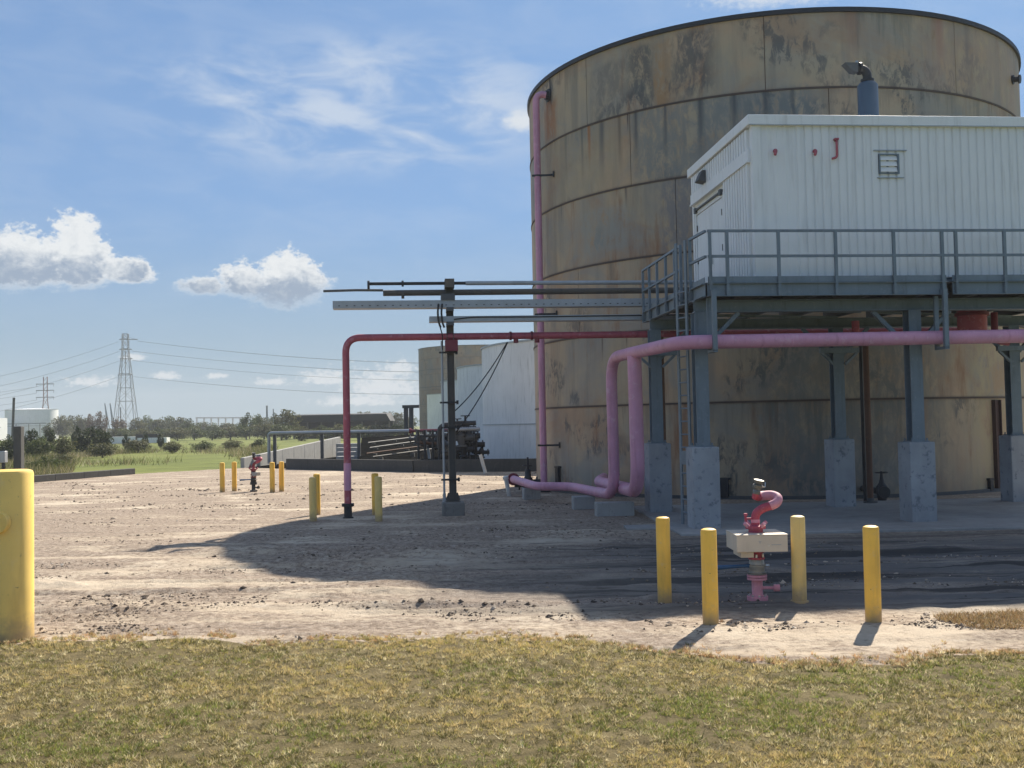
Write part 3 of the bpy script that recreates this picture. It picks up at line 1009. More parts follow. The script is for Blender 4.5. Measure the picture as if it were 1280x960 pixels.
def plate_mesh(r, a_w, z0, z1, seg, gap, depth=.03):
    mb = MB()
    g = gap / r / 2
    vs, fs = [], []
    for i in range(seg + 1):
        a = g + (a_w - 2 * g) * i / seg
        for rr, z in ((r - depth, z0), (r, z0 + .006), (r, z1 - .006), (r - depth, z1)):
            vs.append((rr * math.sin(a), -rr * math.cos(a), z))
    for i in range(seg):
        for k in range(3):
            fs.append((i * 4 + k, (i + 1) * 4 + k, (i + 1) * 4 + k + 1, i * 4 + k + 1))
    n = seg * 4
    fs += [(0, 1, 2, 3), (n + 3, n + 2, n + 1, n)]
    mb.add(vs, fs, False)
    for q in range(len(mb.sm) - 2):
        mb.sm[q] = q % 3 == 1
    return mb.mesh('shell_plate')


def band(r, z0, z1, out, n=120):
    mb = MB()
    mb.lathe([(r - .02, z0), (r + out, z0), (r + out, z1), (r - .02, z1)], n, None, False, False)
    return mb


tk = thing('storage_tank', 'huge weathered tan steel storage tank with rust runs, behind the white cabin', 'tank', TANK_C)
NPL = 9
AW = 2 * PI / NPL


def ang_at(px, py, z):
    d = ray(px, py)
    for a in np.linspace(-1.5, 1.5, 3001):
        q = cyl_point(TANK_C, TANK_R, a, z)
        if q.x / q.y >= d.x / d.y:
            return a
    return 0


offs = {5: ang_at(733, 110, 14), 4: ang_at(787, 160, 11.6), 3: ang_at(845, 270, 9), 2: ang_at(723, 360, 6.6), 1: ang_at(1080, 450, 4.2), 0: ang_at(1079, 560, 1.5)}
pm = {}
for ci in range(6):
    h = round(RING_Z[ci + 1] - RING_Z[ci], 3)
    for k in range(NPL):
        key = h
        if key not in pm:
            pm[key] = plate_mesh(TANK_R, AW, 0.0, h - .012, 20, .022)
        o = link('shell_plate', pm[key], MAT['tank'], tk)
        o.location = (0, 0, RING_Z[ci] + .004)
        o.rotation_euler = (0, 0, offs[ci] + AW * k)
mb = MB()
mb.lathe([(TANK_R - .035, -.2), (TANK_R - .035, 15.2)], 120, None, False)
mb.build('inner_shell', MAT['rust'], tk)
for z in RING_Z[1:-1]:
    band(TANK_R, z - .035, z + .02, .028).build('seam_band', MAT['seam'], tk)
band(TANK_R, RING_Z[-1] - .15, RING_Z[-1] - .005, .08).build('top_rim', MAT['black'], tk)
mb = MB()
mb.lathe([(TANK_R - .03, 15.18), (4, 15.75), (.1, 16.0)], 90, None, True)
mb.build('roof', MAT['dark_steel'], tk)
band(TANK_R, -.08, .10, .10).build('base_ring', MAT['dark_steel'], tk)


def on_tank(a, z, r=0):
    """point in the tank's own frame"""
    return cyl_point(Vector((0, 0, 0)), TANK_R + r, a, z)


A_NOZ = R(-72)
mb = MB()
p = on_tank(A_NOZ + .06, 14.55)
nrm_ = Vector((p.x, p.y, 0)).normalized()
mb.lathe([(.24, -.02), (.24, .03), (.17, .05), (.17, .12)], 18, axis(p, nrm_))
mb.build('nozzle_flange', MAT['black'], tk)
# rust-red channel standing on the lowest course and the small fittings at the foot of the shell
aa = ang_at(1245, 555, 1.5)
mb = MB()
for s_ in (-1, 1):
    q0, q1 = on_tank(aa + s_ * .018, .1, .06), on_tank(aa + s_ * .018, 2.95, .06)
    mb.obox(q0, q1, .03, .14, (math.sin(aa), -math.cos(aa), 0))
mb.obox(on_tank(aa, .1, .03), on_tank(aa, 2.95, .03), .34, .03, (math.sin(aa), -math.cos(aa), 0))
mb.build('rust_channel', MAT['maroon'], tk)
for px, py, w_, h_ in ((1236, 606, .16, .32), (905, 607, .30, .55), (699, 585, .22, .8)):
    aa = ang_at(px, py, .4)
    mb = MB()
    n_ = (math.sin(aa), -math.cos(aa), 0)
    mb.obox(on_tank(aa, .05, .06), on_tank(aa, .05 + h_, .06), w_, .12, n_)
    mb.obox(on_tank(aa, .05 + h_, .05), on_tank(aa, .12 + h_, .05), w_ * 1.5, .14, n_)
    mb.build('foot_bracket', MAT['black'], tk)
# nozzles at the top right
aa = ang_at(1264, 66, 14.2)
mb = MB()
mb.lathe([(.16, -.02), (.16, .05), (.09, .06), (.09, .2), (.15, .21), (.15, .26)], 16, axis(on_tank(aa, 14.0), (math.sin(aa), -math.cos(aa), -.1)))
mb.build('nozzle_stub', MAT['black'], tk)

# ------------------------------------------------------------------ pipe up the left side of the tank
pc = cyl_point(TANK_C, TANK_R + .46, A_NOZ + .05, 0)
pr = thing('riser_pipe', 'tall dull pink riser pipe running up the left side of the big rusty tank', 'pipe', (pc.x, pc.y, 0))
ins = cyl_point(TANK_C, TANK_R + .1, A_NOZ + .06, 0) - Vector((pc.x, pc.y, 0))
mb = MB()
mb.tube([(0, 0, .05), (0, 0, 14.62), (ins.x, ins.y, 14.56)], .125, 16, .34)
mb.build('pipe_run', MAT['pink'], pr)
for z in (3.15, 9.2):
    mb = MB()
    mb.lathe([(.132, -.012), (.132, .012)], 16, Matrix.Translation((0, 0, z)), False)
    mb.build('weld_bead', MAT['pink'], pr)
rad = Vector((math.sin(A_NOZ), -math.cos(A_NOZ), 0))
tan_ = Vector((math.cos(A_NOZ), math.sin(A_NOZ), 0))
for z in (1.68, 6.45, 11.55):
    mb = MB()
    mb.obox(Vector((-.2, -.05, z)), Vector((.58, -.12, z)), .05, .07)
    mb.obox(Vector((.57, -.3, z)), Vector((.57, .12, z)), .04, .2)
    mb.lathe([(.14, -.03), (.14, .03)], 16, Matrix.Translation((0, 0, z)))
    mb.build('standoff_bracket', MAT['black'], pr)
mb = MB()
mb.lathe([(.24, 0), (.24, .06), (.135, .07), (.135, .12)], 18)
mb.build('base_flange', MAT['black'], pr)
gv0 = at(660, 600, 38.2)
gv = thing('gate_valve', 'black valve on the ground at the foot of the pink riser pipe', 'valve', (gv0.x, gv0.y, 0))
mb = MB()
mb.tube([(-.5, 0, .3), (.6, 0, .3)], .14, 12)
for x_ in (-.32, .32):
    mb.lathe([(.24, -.03), (.24, .03)], 14, axis((x_, 0, .3), (1, 0, 0)))
mb.lathe([(.2, .1), (.24, .35), (.12, .55), (.1, .8), (.05, .82), (.035, 1.25)], 14)
mb.build('valve_body', MAT['black'], gv)
mb = MB()
mb.tube([(.18 * math.cos(k * PI / 6), .18 * math.sin(k * PI / 6), .95) for k in range(13)], .02, 6)
mb.obox((-.18, 0, .95), (.18, 0, .95), .03, .02)
mb.build('handwheel', MAT['black'], gv)

# ------------------------------------------------------------------ platform frame: a along the front, b to the back
TH = math.atan2(.0976, .9952)
ORG = Vector((4.33, 23.9, 0))
UX, UY = Vector((math.cos(TH), math.sin(TH), 0)), Vector((-math.sin(TH), math.cos(TH), 0))


def fr(a, b, z=0):
    return ORG + UX * a + UY * b + Vector((0, 0, z))


PED_H = 1.89
COLS = [(0, 0), (5.12, 0), (10.24, 0), (0, 4.4), (5.12, 4.4), (10.24, 4.4)]
ped_label = {(0, 0): 'tall stained concrete pedestal beside the ladder foot, front left of the platform',
             (5.12, 0): 'tall concrete pedestal in the middle of the front row, right of the fire monitor',
             (10.24, 0): 'tall concrete pedestal at the right end of the front row',
             (0, 4.4): 'concrete pedestal at the rear left, next to the pink standpipes',
             (5.12, 4.4): 'concrete pedestal in the rear row, behind the pale bollard and right of the monitor',
             (10.24, 4.4): 'concrete pedestal at the right edge of the picture, rear row'}
ped_me = None
for c in COLS:
    if ped_me is None:
        mb = MB()
        mb.box(-.31, .31, -.31, .31, .02, PED_H)
        ped_me = mb.mesh('concrete_pedestal')
    o = link('concrete_pedestal', ped_me, MAT['pedestal'])
    bevel(o, .025)
    o.location = fr(*c)
    o.rotation_euler = (0, 0, TH)
    tag(o, ped_label[c], 'pedestal', 'concrete pedestals under the platform')

pf = thing('steel_platform', 'grey steel platform on columns with railing, carrying the white cabin', 'platform', ORG, TH)
DZ = 5.57
A1, B0, B1 = 11.4, -.75, 5.3
for c in COLS:
    mb = MB()
    mb.ibeam((c[0], c[1], PED_H + .03), (c[0], c[1], 4.97), .31, .30, .022, .016, (0, 1, 0))
    co_ = mb.build('column', MAT['steel'], pf)
    mb = MB()
    mb.box(c[0] - .22, c[0] + .22, c[1] - .22, c[1] + .22, PED_H + .004, PED_H + .03)
    for sx in (-1, 1):
        for sy in (-1, 1):
            mb.lathe([(.022, PED_H + .03), (.022, PED_H + .09)], 6, Matrix.Translation((c[0] + sx * .18, c[1] + sy * .18, 0)))
    mb.build('base_plate', MAT['steel'], co_)
    if c[1] > 0:
        mb = MB()                                     # bracket head for the pipe behind
        mb.obox((c[0] - .55, c[1] - .2, 4.33), (c[0] + .55, c[1] - .2, 4.33), .12, .14)
        mb.obox((c[0] - .16, c[1] - .2, 3.95), (c[0] - .5, c[1] - .2, 4.26), .08, .06)
        mb.obox((c[0] + .16, c[1] - .2, 3.95), (c[0] + .5, c[1] - .2, 4.26), .08, .06)
        mb.build('bracket_head', MAT['steel'], co_)
for b in (0, 4.4):
    mb = MB()
    mb.ibeam((-.12, b, 5.11), (A1, b, 5.11), .27, .25, .02, .014)
    mb.build('main_girder', MAT['steel'], pf)
for a in (0.02, 1.35, 2.56, 3.84, 5.12, 6.4, 7.68, 8.96, 10.24, 11.3):
    mb = MB()
    mb.ibeam((a, B0 + .06, 5.40), (a, B1 - .06, 5.40), .27, .13, .016, .012)
    mb.build('cross_beam', MAT['dark_steel'], pf)
for k in range(9):
    b = B0 + .4 + k * .63
    MB().obox((.1, b, 5.5), (A1 - .1, b, 5.5), .05, .085).build('deck_stringer', MAT['dark_steel'], pf)
mb = MB()
mb.box(-.02, A1, B0 + .03, B1, 5.545, DZ)
mb.build('deck_grating', MAT['dark_steel'], pf)


def chan(p, q, inward):
    mb = MB()
    p, q = Vector(p), Vector(q)
    mb.obox(p, q, .014, .30)
    iw = Vector(inward)
    for dz in (-.141, .141):
        mb.obox(p - iw * .045 + Vector((0, 0, dz)), q - iw * .045 + Vector((0, 0, dz)), .09, .016)
    return mb


chan((.0, B0, 5.40), (5.60, B0, 5.40), (0, 1, 0)).build('edge_channel', MAT['steel'], pf)
chan((5.74, B0, 5.40), (A1, B0, 5.40), (0, 1, 0)).build('edge_channel', MAT['steel'], pf)
chan((-.03, B0 + .05, 5.40), (-.03, .35, 5.40), (1, 0, 0)).build('edge_channel', MAT['steel'], pf)
chan((-.03, 1.15, 5.40), (-.03, B1, 5.40), (1, 0, 0)).build('edge_channel', MAT['steel'], pf)


def rail_post(a, b, z1=6.72):
    mb = MB()
    mb.box(a - .032, a + .032, b - .032, b + .032, 5.27, z1)
    mb.box(a - .045, a + .045, b - .012, b + .042, 5.29, 5.50)
    mb.build('rail_post', MAT['steel'], pf)


FP = [.07, .46, 1.65, 2.98, 4.35, 5.50, 5.83, 7.0, 8.2, 9.4, 10.6]
for a in FP:
    rail_post(a, B0 - .045)
for b in (.32, 1.18, 1.75, 2.65, 3.6, 4.5, 5.27):
    rail_post(-.08, b)
rails = [((.02, B0 - .045), (5.52, B0 - .045)), ((5.81, B0 - .045), (A1, B0 - .045)), ((-.02, B0), (-.08, .36)), ((-.08, 1.16), (-.08, 5.3))]
for i, (p, q) in enumerate(rails + [((5.52, B0 - .045), (5.81, B0 - .045))]):
    for z, nm in ((6.72, 'top_rail'), (6.15, 'mid_rail')):
        mb = MB()
        mb.obox((*p, z), (*q, z), .06, .055)
        mb.build(nm, MAT['steel'], pf)
for p, q in ((.02, 5.6), (5.74, A1)):
    mb = MB()
    mb.box(p, q, B0 - .01, B0 + .0, 5.565, 5.70)
    mb.build('toe_plate', MAT['steel'], pf)
mb = MB()
mb.box(-.05, -.038, 1.2, 5.3, 5.565, 5.69)
mb.build('toe_plate', MAT['steel'], pf)
mb = MB()
mb.box(-.05, -.038, B0 + .03, .32, 5.565, 5.69)
mb.build('toe_plate', MAT['steel'], pf)
# knee braces
for c in COLS:
    for sx in (-1, 1):
        if (c[0] == 0 and sx < 0):
            continue
        mb = MB()
        mb.obox((c[0] + sx * .17, c[1] + .03, 4.2), (c[0] + sx * .95, c[1] + .03, 4.97), .09, .09)
        mb.build('knee_brace', MAT['steel'], pf)
for b in (1.2, 2.7):
    MB().obox((.4, b, 5.2), (5.0, b + 1.3, 5.22), .07, .07).build('wind_brace', MAT['steel'], pf)
    MB().obox((5.4, b, 5.22), (10.0, b + 1.3, 5.2), .07, .07).build('wind_brace', MAT['steel'], pf)
# hangers carrying the pink header
for a, zt in ((.10, 5.26), (5.47, 5.25)):
    mb = MB()
    mb.box(a - .05, a + .05, B0 - .19, B0 - .10, 4.02, zt + .02)
    mb.box(a - .05, a + .05, B0 - .19, B0 + .30, 4.00, 4.06)
    mb.box(a - .05, a + .05, B0 + .24, B0 + .30, 4.06, zt)
    mb.box(a - .05, a + .05, B0 - .19, B0 - .01, zt + .02, zt + .12)
    mb.build('pipe_hanger', MAT['steel'], pf)

# ------------------------------------------------------------------ ladder
ld = thing('steel_ladder', 'grey steel ladder standing by the left end of the platform', 'ladder', fr(-.22, .62), TH)
L0, L1 = Vector((.05, -.21, 0)), Vector((-.06, .21, 0))
for q in (L0, L1):
    mb = MB()
    mb.obox(q + Vector((0, 0, .03)), q + Vector((0, 0, 6.72)), .09, .035, (1, .3, 0))
    mb.build('side_rail', MAT['steel'], ld)
mb = MB()
mb.tube([L0, L1], .019, 8)
rung = mb.mesh('rung')
for k in range(18):
    o = link('rung', rung, MAT['steel'], ld)
    o.location = (0, 0, .34 + k * .305)
for z in (2.2, 5.35):
    mb = MB()
    mb.obox((L0.x, L0.y, z), (.2, L0.y, z), .05, .05)
    mb.obox((L1.x, L1.y, z), (.2, L1.y, z), .05, .05)
    if z > 3:
        mb.build('wall_clip', MAT['steel'], ld)
mb = MB()
mb.obox(L0 + Vector((0, 0, 1.62)), L1 + Vector((0, 0, 1.62)), .03, .32)
mb.build('splash_plate', MAT['steel'], ld)

# ------------------------------------------------------------------ white cabin
cb = thing('equipment_cabin', 'white ribbed metal cabin with double door, on top of the steel platform', 'cabin', fr(1.34, -.18, DZ), TH)
CW, CD, CH = 10.0, 5.12, 9.52 - DZ
mb = MB()
mb.box(.05, CW - .05, .05, CD - .05, .16, CH - .05)
mb.build('inner_wall', MAT['white_wall'], cb)
mb = MB()
for b in (.12, CD - .12):
    mb.ibeam((.0, b, .08), (CW, b, .08), .155, .12)
mb.build('skid', MAT['steel'], cb)


def ribs(x0, x1, z0, z1, pitch, depth, top=.05):
    """corrugated sheet facing -Y, starting at x0"""
    mb = MB()
    prof = []
    n = max(1, round((x1 - x0) / pitch))
    p_ = (x1 - x0) / n
    for i in range(n):
        x = x0 + i * p_
        prof += [(x, 0), (x + p_ - top - .035, 0), (x + p_ - top - .012, -depth), (x + p_ - .012, -depth)]
    prof.append((x1, 0))
    k = len(prof)
    mb.add([(x, y, z0) for x, y in prof] + [(x, y, z1) for x, y in prof], [(i, i + 1, k + i + 1, k + i) for i in range(k - 1)])
    return mb


PWID = 1.0
me_p = ribs(.0, PWID, .16, CH - .24, .2, .034, .135).mesh('wall_panel')
for i in range(10):
    if i == 0:
        o = link('wall_panel', ribs(.16, PWID, .16, CH - .24, .21, .012, .03).mesh('wall_panel'), MAT['white_wall'], cb)
    else:
        o = link('wall_panel', me_p, MAT['white_wall'], cb)
    o.location = (i * PWID, .012, 0)
# end wall: narrow bright ribs, door and bands
end = bpy.data.objects.new('end_wall', MB().box(0.0, .04, .02, CD - .02, .16, CH - .05).mesh('end_wall'))
COL.objects.link(end)
end.data.materials.append(MAT['white_wall'])
end.parent = cb


def on_end(name, mb, mat_=None, par=None):
    """mesh drawn facing -Y with x as distance along the wall, turned onto the end wall"""
    vs = [(y, x, z) for x, y, z in mb.v]
    m2 = MB()
    m2.add(vs, [f[::-1] for f in mb.f])
    return m2.build(name, mat_ or MAT['white_wall'], par or end)


on_end('ribbed_sheet', ribs(.16, 2.12, .16, 2.92, .2, .085, .125))
on_end('ribbed_sheet', ribs(.16, CD - .1, 3.2, 3.68, .2, .085, .125))
on_end('band', MB().box(.1, CD - .06, -.10, .0, 2.93, 3.19))
on_end('band', MB().box(.1, CD - .06, -.125, .0, 2.885, 2.925))
on_end('door_frame', MB().box(2.2, 2.3, -.06, 0, .16, 2.66).box(4.66, 4.76, -.06, 0, .16, 2.66).box(2.3, 4.66, -.06, 0, 2.56, 2.66))
for x0, x1 in ((2.315, 3.47), (3.485, 4.645)):
    d_ = on_end('door_leaf', MB().box(x0, x1, -.04, 0, .18, 2.54))
    for z in (.35, 1.2, 2.1):
        xx = x0 + .03 if x0 < 3 else x1 - .03
        on_end('hinge', MB().box(xx - .02, xx + .02, -.065, -.038, z, z + .16), MAT['dark_steel'], d_)
    if x0 < 3:
        on_end('handle', MB().box(3.25, 3.33, -.075, -.038, 1.0, 1.22).box(3.26, 3.42, -.10, -.07, 1.1, 1.13), MAT['chrome'], d_)
on_end('drip_rail', MB().box(2.25, 4.7, -.12, -.03, 2.66, 2.70), MAT['dark_steel'])
for x in (2.3, 4.6):
    on_end('rail_end', MB().box(x - .07, x + .07, -.13, -.03, 2.60, 2.74), MAT['dark_steel'])
mb = MB()
mb.add([(3.55, 0, 3.22), (3.9, 0, 3.22), (3.9, 0, 3.55), (3.55, 0, 3.55), (3.55, -.3, 3.28), (3.9, -.3, 3.28), (3.9, -.18, 3.55), (3.55, -.18, 3.55)],
       [(0, 3, 2, 1), (4, 5, 6, 7), (0, 1, 5, 4), (1, 2, 6, 5), (2, 3, 7, 6), (3, 0, 4, 7)])
on_end('wall_light', mb, MAT['dark_steel'])
mb = MB()
mb.box(-.03, .17, -.03, .005, .14, CH - .24)
mb.box(-.03, .005, .005, .17, .14, CH - .24)
mb.build('corner_trim', MAT['white_wall'], cb)
mb = MB()
mb.box(-.03, .02, CD - .12, CD + .02, .14, CH - .24)
mb.build('corner_trim', MAT['white_wall'], cb)
mb = MB()
mb.box(-.14, CW + .05, -.10, CD + .08, CH - .24, CH)
mb.build('roof_cap', MAT['white_wall'], cb, .015)
mb = MB()
mb.box(-.105, CW + .05, -.108, -.10, CH - .245, CH - .225)
mb.build('roof_flashing', MAT['tray'], cb)
# louvred vent on the long wall
vx, vz = 3.0, 8.16 - DZ
mb = MB()
for x0, x1, z0, z1 in ((0, .49, 0, .03), (0, .49, .44, .47), (0, .03, .03, .44), (.445, .49, .03, .44)):
    mb.box(vx + x0, vx + x1, -.06, .0, vz + z0, vz + z1)
vt = mb.build('louvre_vent', MAT['steel'], cb)
mb = MB()
mb.box(vx + .03, vx + .445, -.012, -.004, vz + .03, vz + .44)
mb.build('vent_back', MAT['grey_blue'], vt)
for k in range(3):
    mb = MB()
    z = vz + .05 + k * .135
    mb.add([(vx + .035, -.055, z), (vx + .44, -.055, z), (vx + .44, -.02, z + .115), (vx + .035, -.02, z + .115),
            (vx + .035, -.048, z - .006), (vx + .44, -.048, z - .006), (vx + .44, -.013, z + .109), (vx + .035, -.013, z + .109)],
           [(0, 1, 2, 3), (7, 6, 5, 4), (0, 4, 5, 1), (2, 6, 7, 3)])
    mb.build('louvre_blade', MAT['white_wall'], vt)
for x0, x1, z in ((-.12, .68, .54), (-.05, .6, -.10)):
    mb = MB()
    mb.box(vx + x0, vx + x1, -.06, .0, vz + z, vz + z + .022)
    mb.build('drip_trim', MAT['tray'], cb)
# small red vent pipes
for a in (.52, 1.47):
    mb = MB()
    mb.tube([(a, .02, 3.12), (a, -.1, 3.12), (a - .05, -.14, 3.0)], .034, 10, .06)
    mb.lathe([(.05, -.02), (.05, .02)], 12, axis((a, -.02, 3.12), (0, -1, 0)))
    mb.build('vent_pipe', MAT['red'], cb)
mb = MB()
mb.tube([(1.97, .02, 3.36), (1.97, -.09, 3.36), (1.97, -.09, 2.96), (1.85, -.09, 2.93)], .028, 10, .06)
mb.box(1.92, 2.02, -.12, 0, 3.37, 3.41)
mb.build('drain_pipe', MAT['red'], cb)
# engine exhaust on the roof
sx, sy = 4.05, 2.68
ex = MB().lathe([(.26, CH - .01), (.26, CH + 1.62), (.2, CH + 1.70), (.12, CH + 1.72)], 24, Matrix.Translation((sx, sy, 0))).build('exhaust_stack', MAT['grey_blue'], cb)
mb = MB()
mb.tube([(sx, sy, CH + 1.68), (sx, sy, CH + 2.05), (sx - .36, sy, CH + 2.07)], .115, 14, .2)
mb.lathe([(.17, -.03), (.17, .03)], 14, Matrix.Translation((sx, sy, CH + 1.76)))
mb.lathe([(.16, -.03), (.16, .03)], 14, axis((sx - .2, sy, CH + 2.07), (-1, 0, 0)))
mb.build('exhaust_elbow', MAT['black'], ex)
mb = MB()
mb.add([(sx - .30, sy - .12, CH + 1.95), (sx - .30, sy + .12, CH + 1.95), (sx - .44, sy + .12, CH + 1.97), (sx - .44, sy - .12, CH + 1.97), (sx - .30, sy - .13, CH + 2.19), (sx - .30, sy + .13, CH + 2.19), (sx - .64, sy + .13, CH + 2.19), (sx - .64, sy - .13, CH + 2.19)], [(0, 1, 2, 3), (4, 7, 6, 5), (0, 4, 5, 1), (1, 5, 6, 2), (2, 6, 7, 3), (3, 7, 4, 0)])
mb.build('rain_cap', MAT['dark_steel'], ex)
mb = MB()
mb.tube([(sx - .27, sy, CH + 2.15), (sx - .27, sy, CH + 2.28)], .04, 8)
mb.build('cap_pivot', MAT['tray'], ex)

# ------------------------------------------------------------------ pink header pipe along the platform and down to the ground
def wtube(name, mat_, pts, r, par, fil=.3, n=16):
    mb = MB()
    mb.tube(pts, r, n, fil, True, 8)
    return mb.build(name, MAT[mat_], par)


hd = thing('pink_header_pipe', 'long thick pink pipe hung below the platform front edge, bending down to the ground', 'pipe')
e1 = at(763.5, 447, 28.3)
e2 = at(767, 619, 28.3)
pA = [fr(11.5, -.70, 4.31), fr(-.62, -.70, 4.24), Vector((e1.x, e1.y, 4.24)), Vector((e1.x + .02, e1.y, .50))]
c1 = at(713, 609, 32.6)
c2 = at(671, 609, 32.9)
c3 = at(642, 600, 37.0)
pA += [Vector((c1.x, c1.y, .50)), Vector((c2.x, c2.y, .50)), Vector((c3.x, c3.y, .52))]
wtube('pipe_run', 'pink', pA[:2] + [pA[1].lerp(pA[2], .72)], .157, hd, .55, 20)
wtube('standpipe', 'pink', [pA[1].lerp(pA[2], .7), pA[2], pA[3], pA[3].lerp(pA[4], .35)], .150, hd, .75, 20)
wtube('ground_run', 'pink', [pA[3].lerp(pA[4], .25), pA[4], pA[5], pA[6]], .135, hd, .5, 18)
for a in (1.9, 3.7, 6.6, 8.2):
    mb = MB()
    mb.lathe([(.157, -.02), (.162, -.008), (.162, .008), (.157, .02)], 20, axis(fr(a, -.70, 4.24 + .07 * (a + .62) / 12.1), UX), False)
    mb.build('weld_bead', MAT['pink'], hd)
for z in (1.5, 3.1):
    mb = MB()
    mb.lathe([(.150, -.02), (.155, -.008), (.155, .008), (.150, .02)], 20, Matrix.Translation((pA[3].x - .02 * (z / 4.24), pA[3].y, z)), False)
    mb.build('weld_bead', MAT['pink'], hd)
mb = MB()
dr = (pA[6] - pA[5]).normalized()
mb.lathe([(.22, 0), (.22, .05), (.22, .06), (.22, .11)], 18, axis(pA[6], dr))
mb.build('end_flange', MAT['dark_red'], hd)
mid = pA[1].lerp(pA[2], .62)
sp = thing('pink_standpipe', 'thicker pink standpipe beside the rear left column, turning along the ground', 'pipe')
g1 = at(796, 611, 26.9)
g2 = at(748, 604, 33.0)
wtube('pipe_run', 'pink', [Vector((mid.x, mid.y, 4.16)), Vector((mid.x + .02, mid.y, .72)), Vector((g2.x, g2.y, .60)), Vector((g2.x + .35, g2.y + 2.0, .6))], .178, sp, .8, 20)
mb = MB()
q = Vector((mid.x, mid.y, .72)).lerp(Vector((g2.x, g2.y, .6)), .5)
mb.tube([q, q + Vector((0, 0, .32))], .03, 8)
mb.tube([q + Vector((.12 * math.cos(k * PI / 6), .12 * math.sin(k * PI / 6), .34)) for k in range(13)], .014, 6)
mb.build('drain_valve', MAT['black'], sp)

# concrete sleepers under the ground pipes
for i, (p_, dx, dy, w_, h_, lab) in enumerate((
        (at(664, 612, 34.6), .55, .3, 0, .36, 'small concrete sleeper under the far bend of the pink ground pipe'),
        (at(729, 628, 30.3), .62, .22, 0, .36, 'middle concrete sleeper under the pink ground pipe'),
        (at(768, 640, 27.9), 1.0, .22, 0, .36, 'wide concrete sleeper under the foot of the two pink standpipes'))):
    mb = MB()
    mb.box(-dx / 2, dx / 2, -dy, dy, -.05, h_)
    o = mb.build('concrete_sleeper', MAT['concrete'], None, .02)
    o.location = (p_.x, p_.y, 0)
    o.rotation_euler = (0, 0, TH)
    tag(o, lab, 'sleeper', 'concrete sleepers under the pink pipe')

# white plastic stub leaning by the flange
p_ = at(637, 622, 36.2)
wp = MB()
wp.tube([(0, 0, -.05), (-.12, -.1, .62)], .075, 12)
wp.lathe([(.10, -.03), (.10, .07)], 12, axis((-.12, -.1, .6), (-.12, -.1, .6)))
o = wp.build('plastic_pipe', MAT['clay'])
o.location = (p_.x, p_.y, 0)
tag(o, 'short leaning white plastic pipe stub near the pink pipe end flange', 'pipe')
p_ = at(607, 592, 52.5)
wp = MB()
wp.tube([(0, 0, 0), (-.25, .1, .95)], .09, 12)
o = wp.build('plastic_pipe', MAT['clay'])
o.location = (p_.x, p_.y, 0)
tag(o, 'short slanting white pipe spout in front of the dike wall by the white tank', 'pipe')

# ------------------------------------------------------------------ rack pole with its conduits
PB = 5.76
fo = MB().box(-.31, .31, -.31, .31, -.05, .36).build('concrete_footing', MAT['dark_concrete'], None, .03)
fo.location = fr(-5.5, PB)
fo.rotation_euler = (0, 0, TH)
tag(fo, 'square concrete footing under the brown rack pole', 'footing')
po = thing('rack_pole', 'brown steel pole holding pipes and cable trays left of the big tank', 'pole', fr(-5.5, PB), TH)
MB().ibeam((0, 0, .38), (0, 0, 6.40), .2, .2, .02, .014, (1, 0, 0)).build('post', MAT['pole_steel'], po)
mb = MB()
mb.box(-.2, .2, -.2, .2, .36, .385)
mb.obox((-.16, 0, .39), (-.09, 0, .6), .02, .1)
mb.obox((.16, 0, .39), (.09, 0, .6), .02, .1)
mb.build('base_plate', MAT['pole_steel'], po)
MB().box(-.13, .13, -.32, .36, 6.32, 6.56).build('cap_saddle', MAT['pole_steel'], po)
MB().box(-.24, .14, -.34, .34, 5.96, 6.14).build('cross_arm', MAT['dark_steel'], po)
MB().box(-.1, .1, -.36, .3, 5.66, 5.76).build('cross_arm', MAT['dark_steel'], po)
MB().box(-.1, .1, -.36, .3, 5.26, 5.36).build('cross_arm', MAT['dark_steel'], po)
MB().box(-.15, .2, -.3, .12, 4.55, 4.86).build('pipe_bracket', MAT['dark_red'], po)
for z in (.95, 2.4, 3.1, 4.5):
    MB().box(-.14, .14, -.13, .13, z, z + .05).box(-.32, -.14, -.05, .03, z, z + .05).box(.14, .2, -.06, .06, z - .03, z + .08).build('clamp', MAT['black'], po)
mb = MB()
mb.tube([(-.24, -.02, .35), (-.24, -.02, 4.85)], .032, 8)
mb.tube([(-.24, -.02, .3), (-.24, -.02, .6)], .045, 8)
mb.build('conduit', MAT['tray'], po)
for x_, z0 in ((-.32, 5.3), (-.22, 5.3)):
    mb = MB()
    mb.tube([(x_, -.4, 5.85), (x_ - .03, -.42, 5.6), (x_, -.4, z0), (x_ + .05, -.35, 5.2)], .028, 8, .1)
    mb.build('flex_conduit', MAT['black'], po)
mb = MB()
mb.tube([(-.30, -.38, 5.25), (-.22, -.2, 5.0), (-.22, -.06, 4.6)], .016, 6, .1)
mb.build('flex_conduit', MAT['black'], po)


def rack_run(name, label, cat, par_pts, group=None):
    return thing(name, label, cat, fr(-5.5, PB), TH, group)


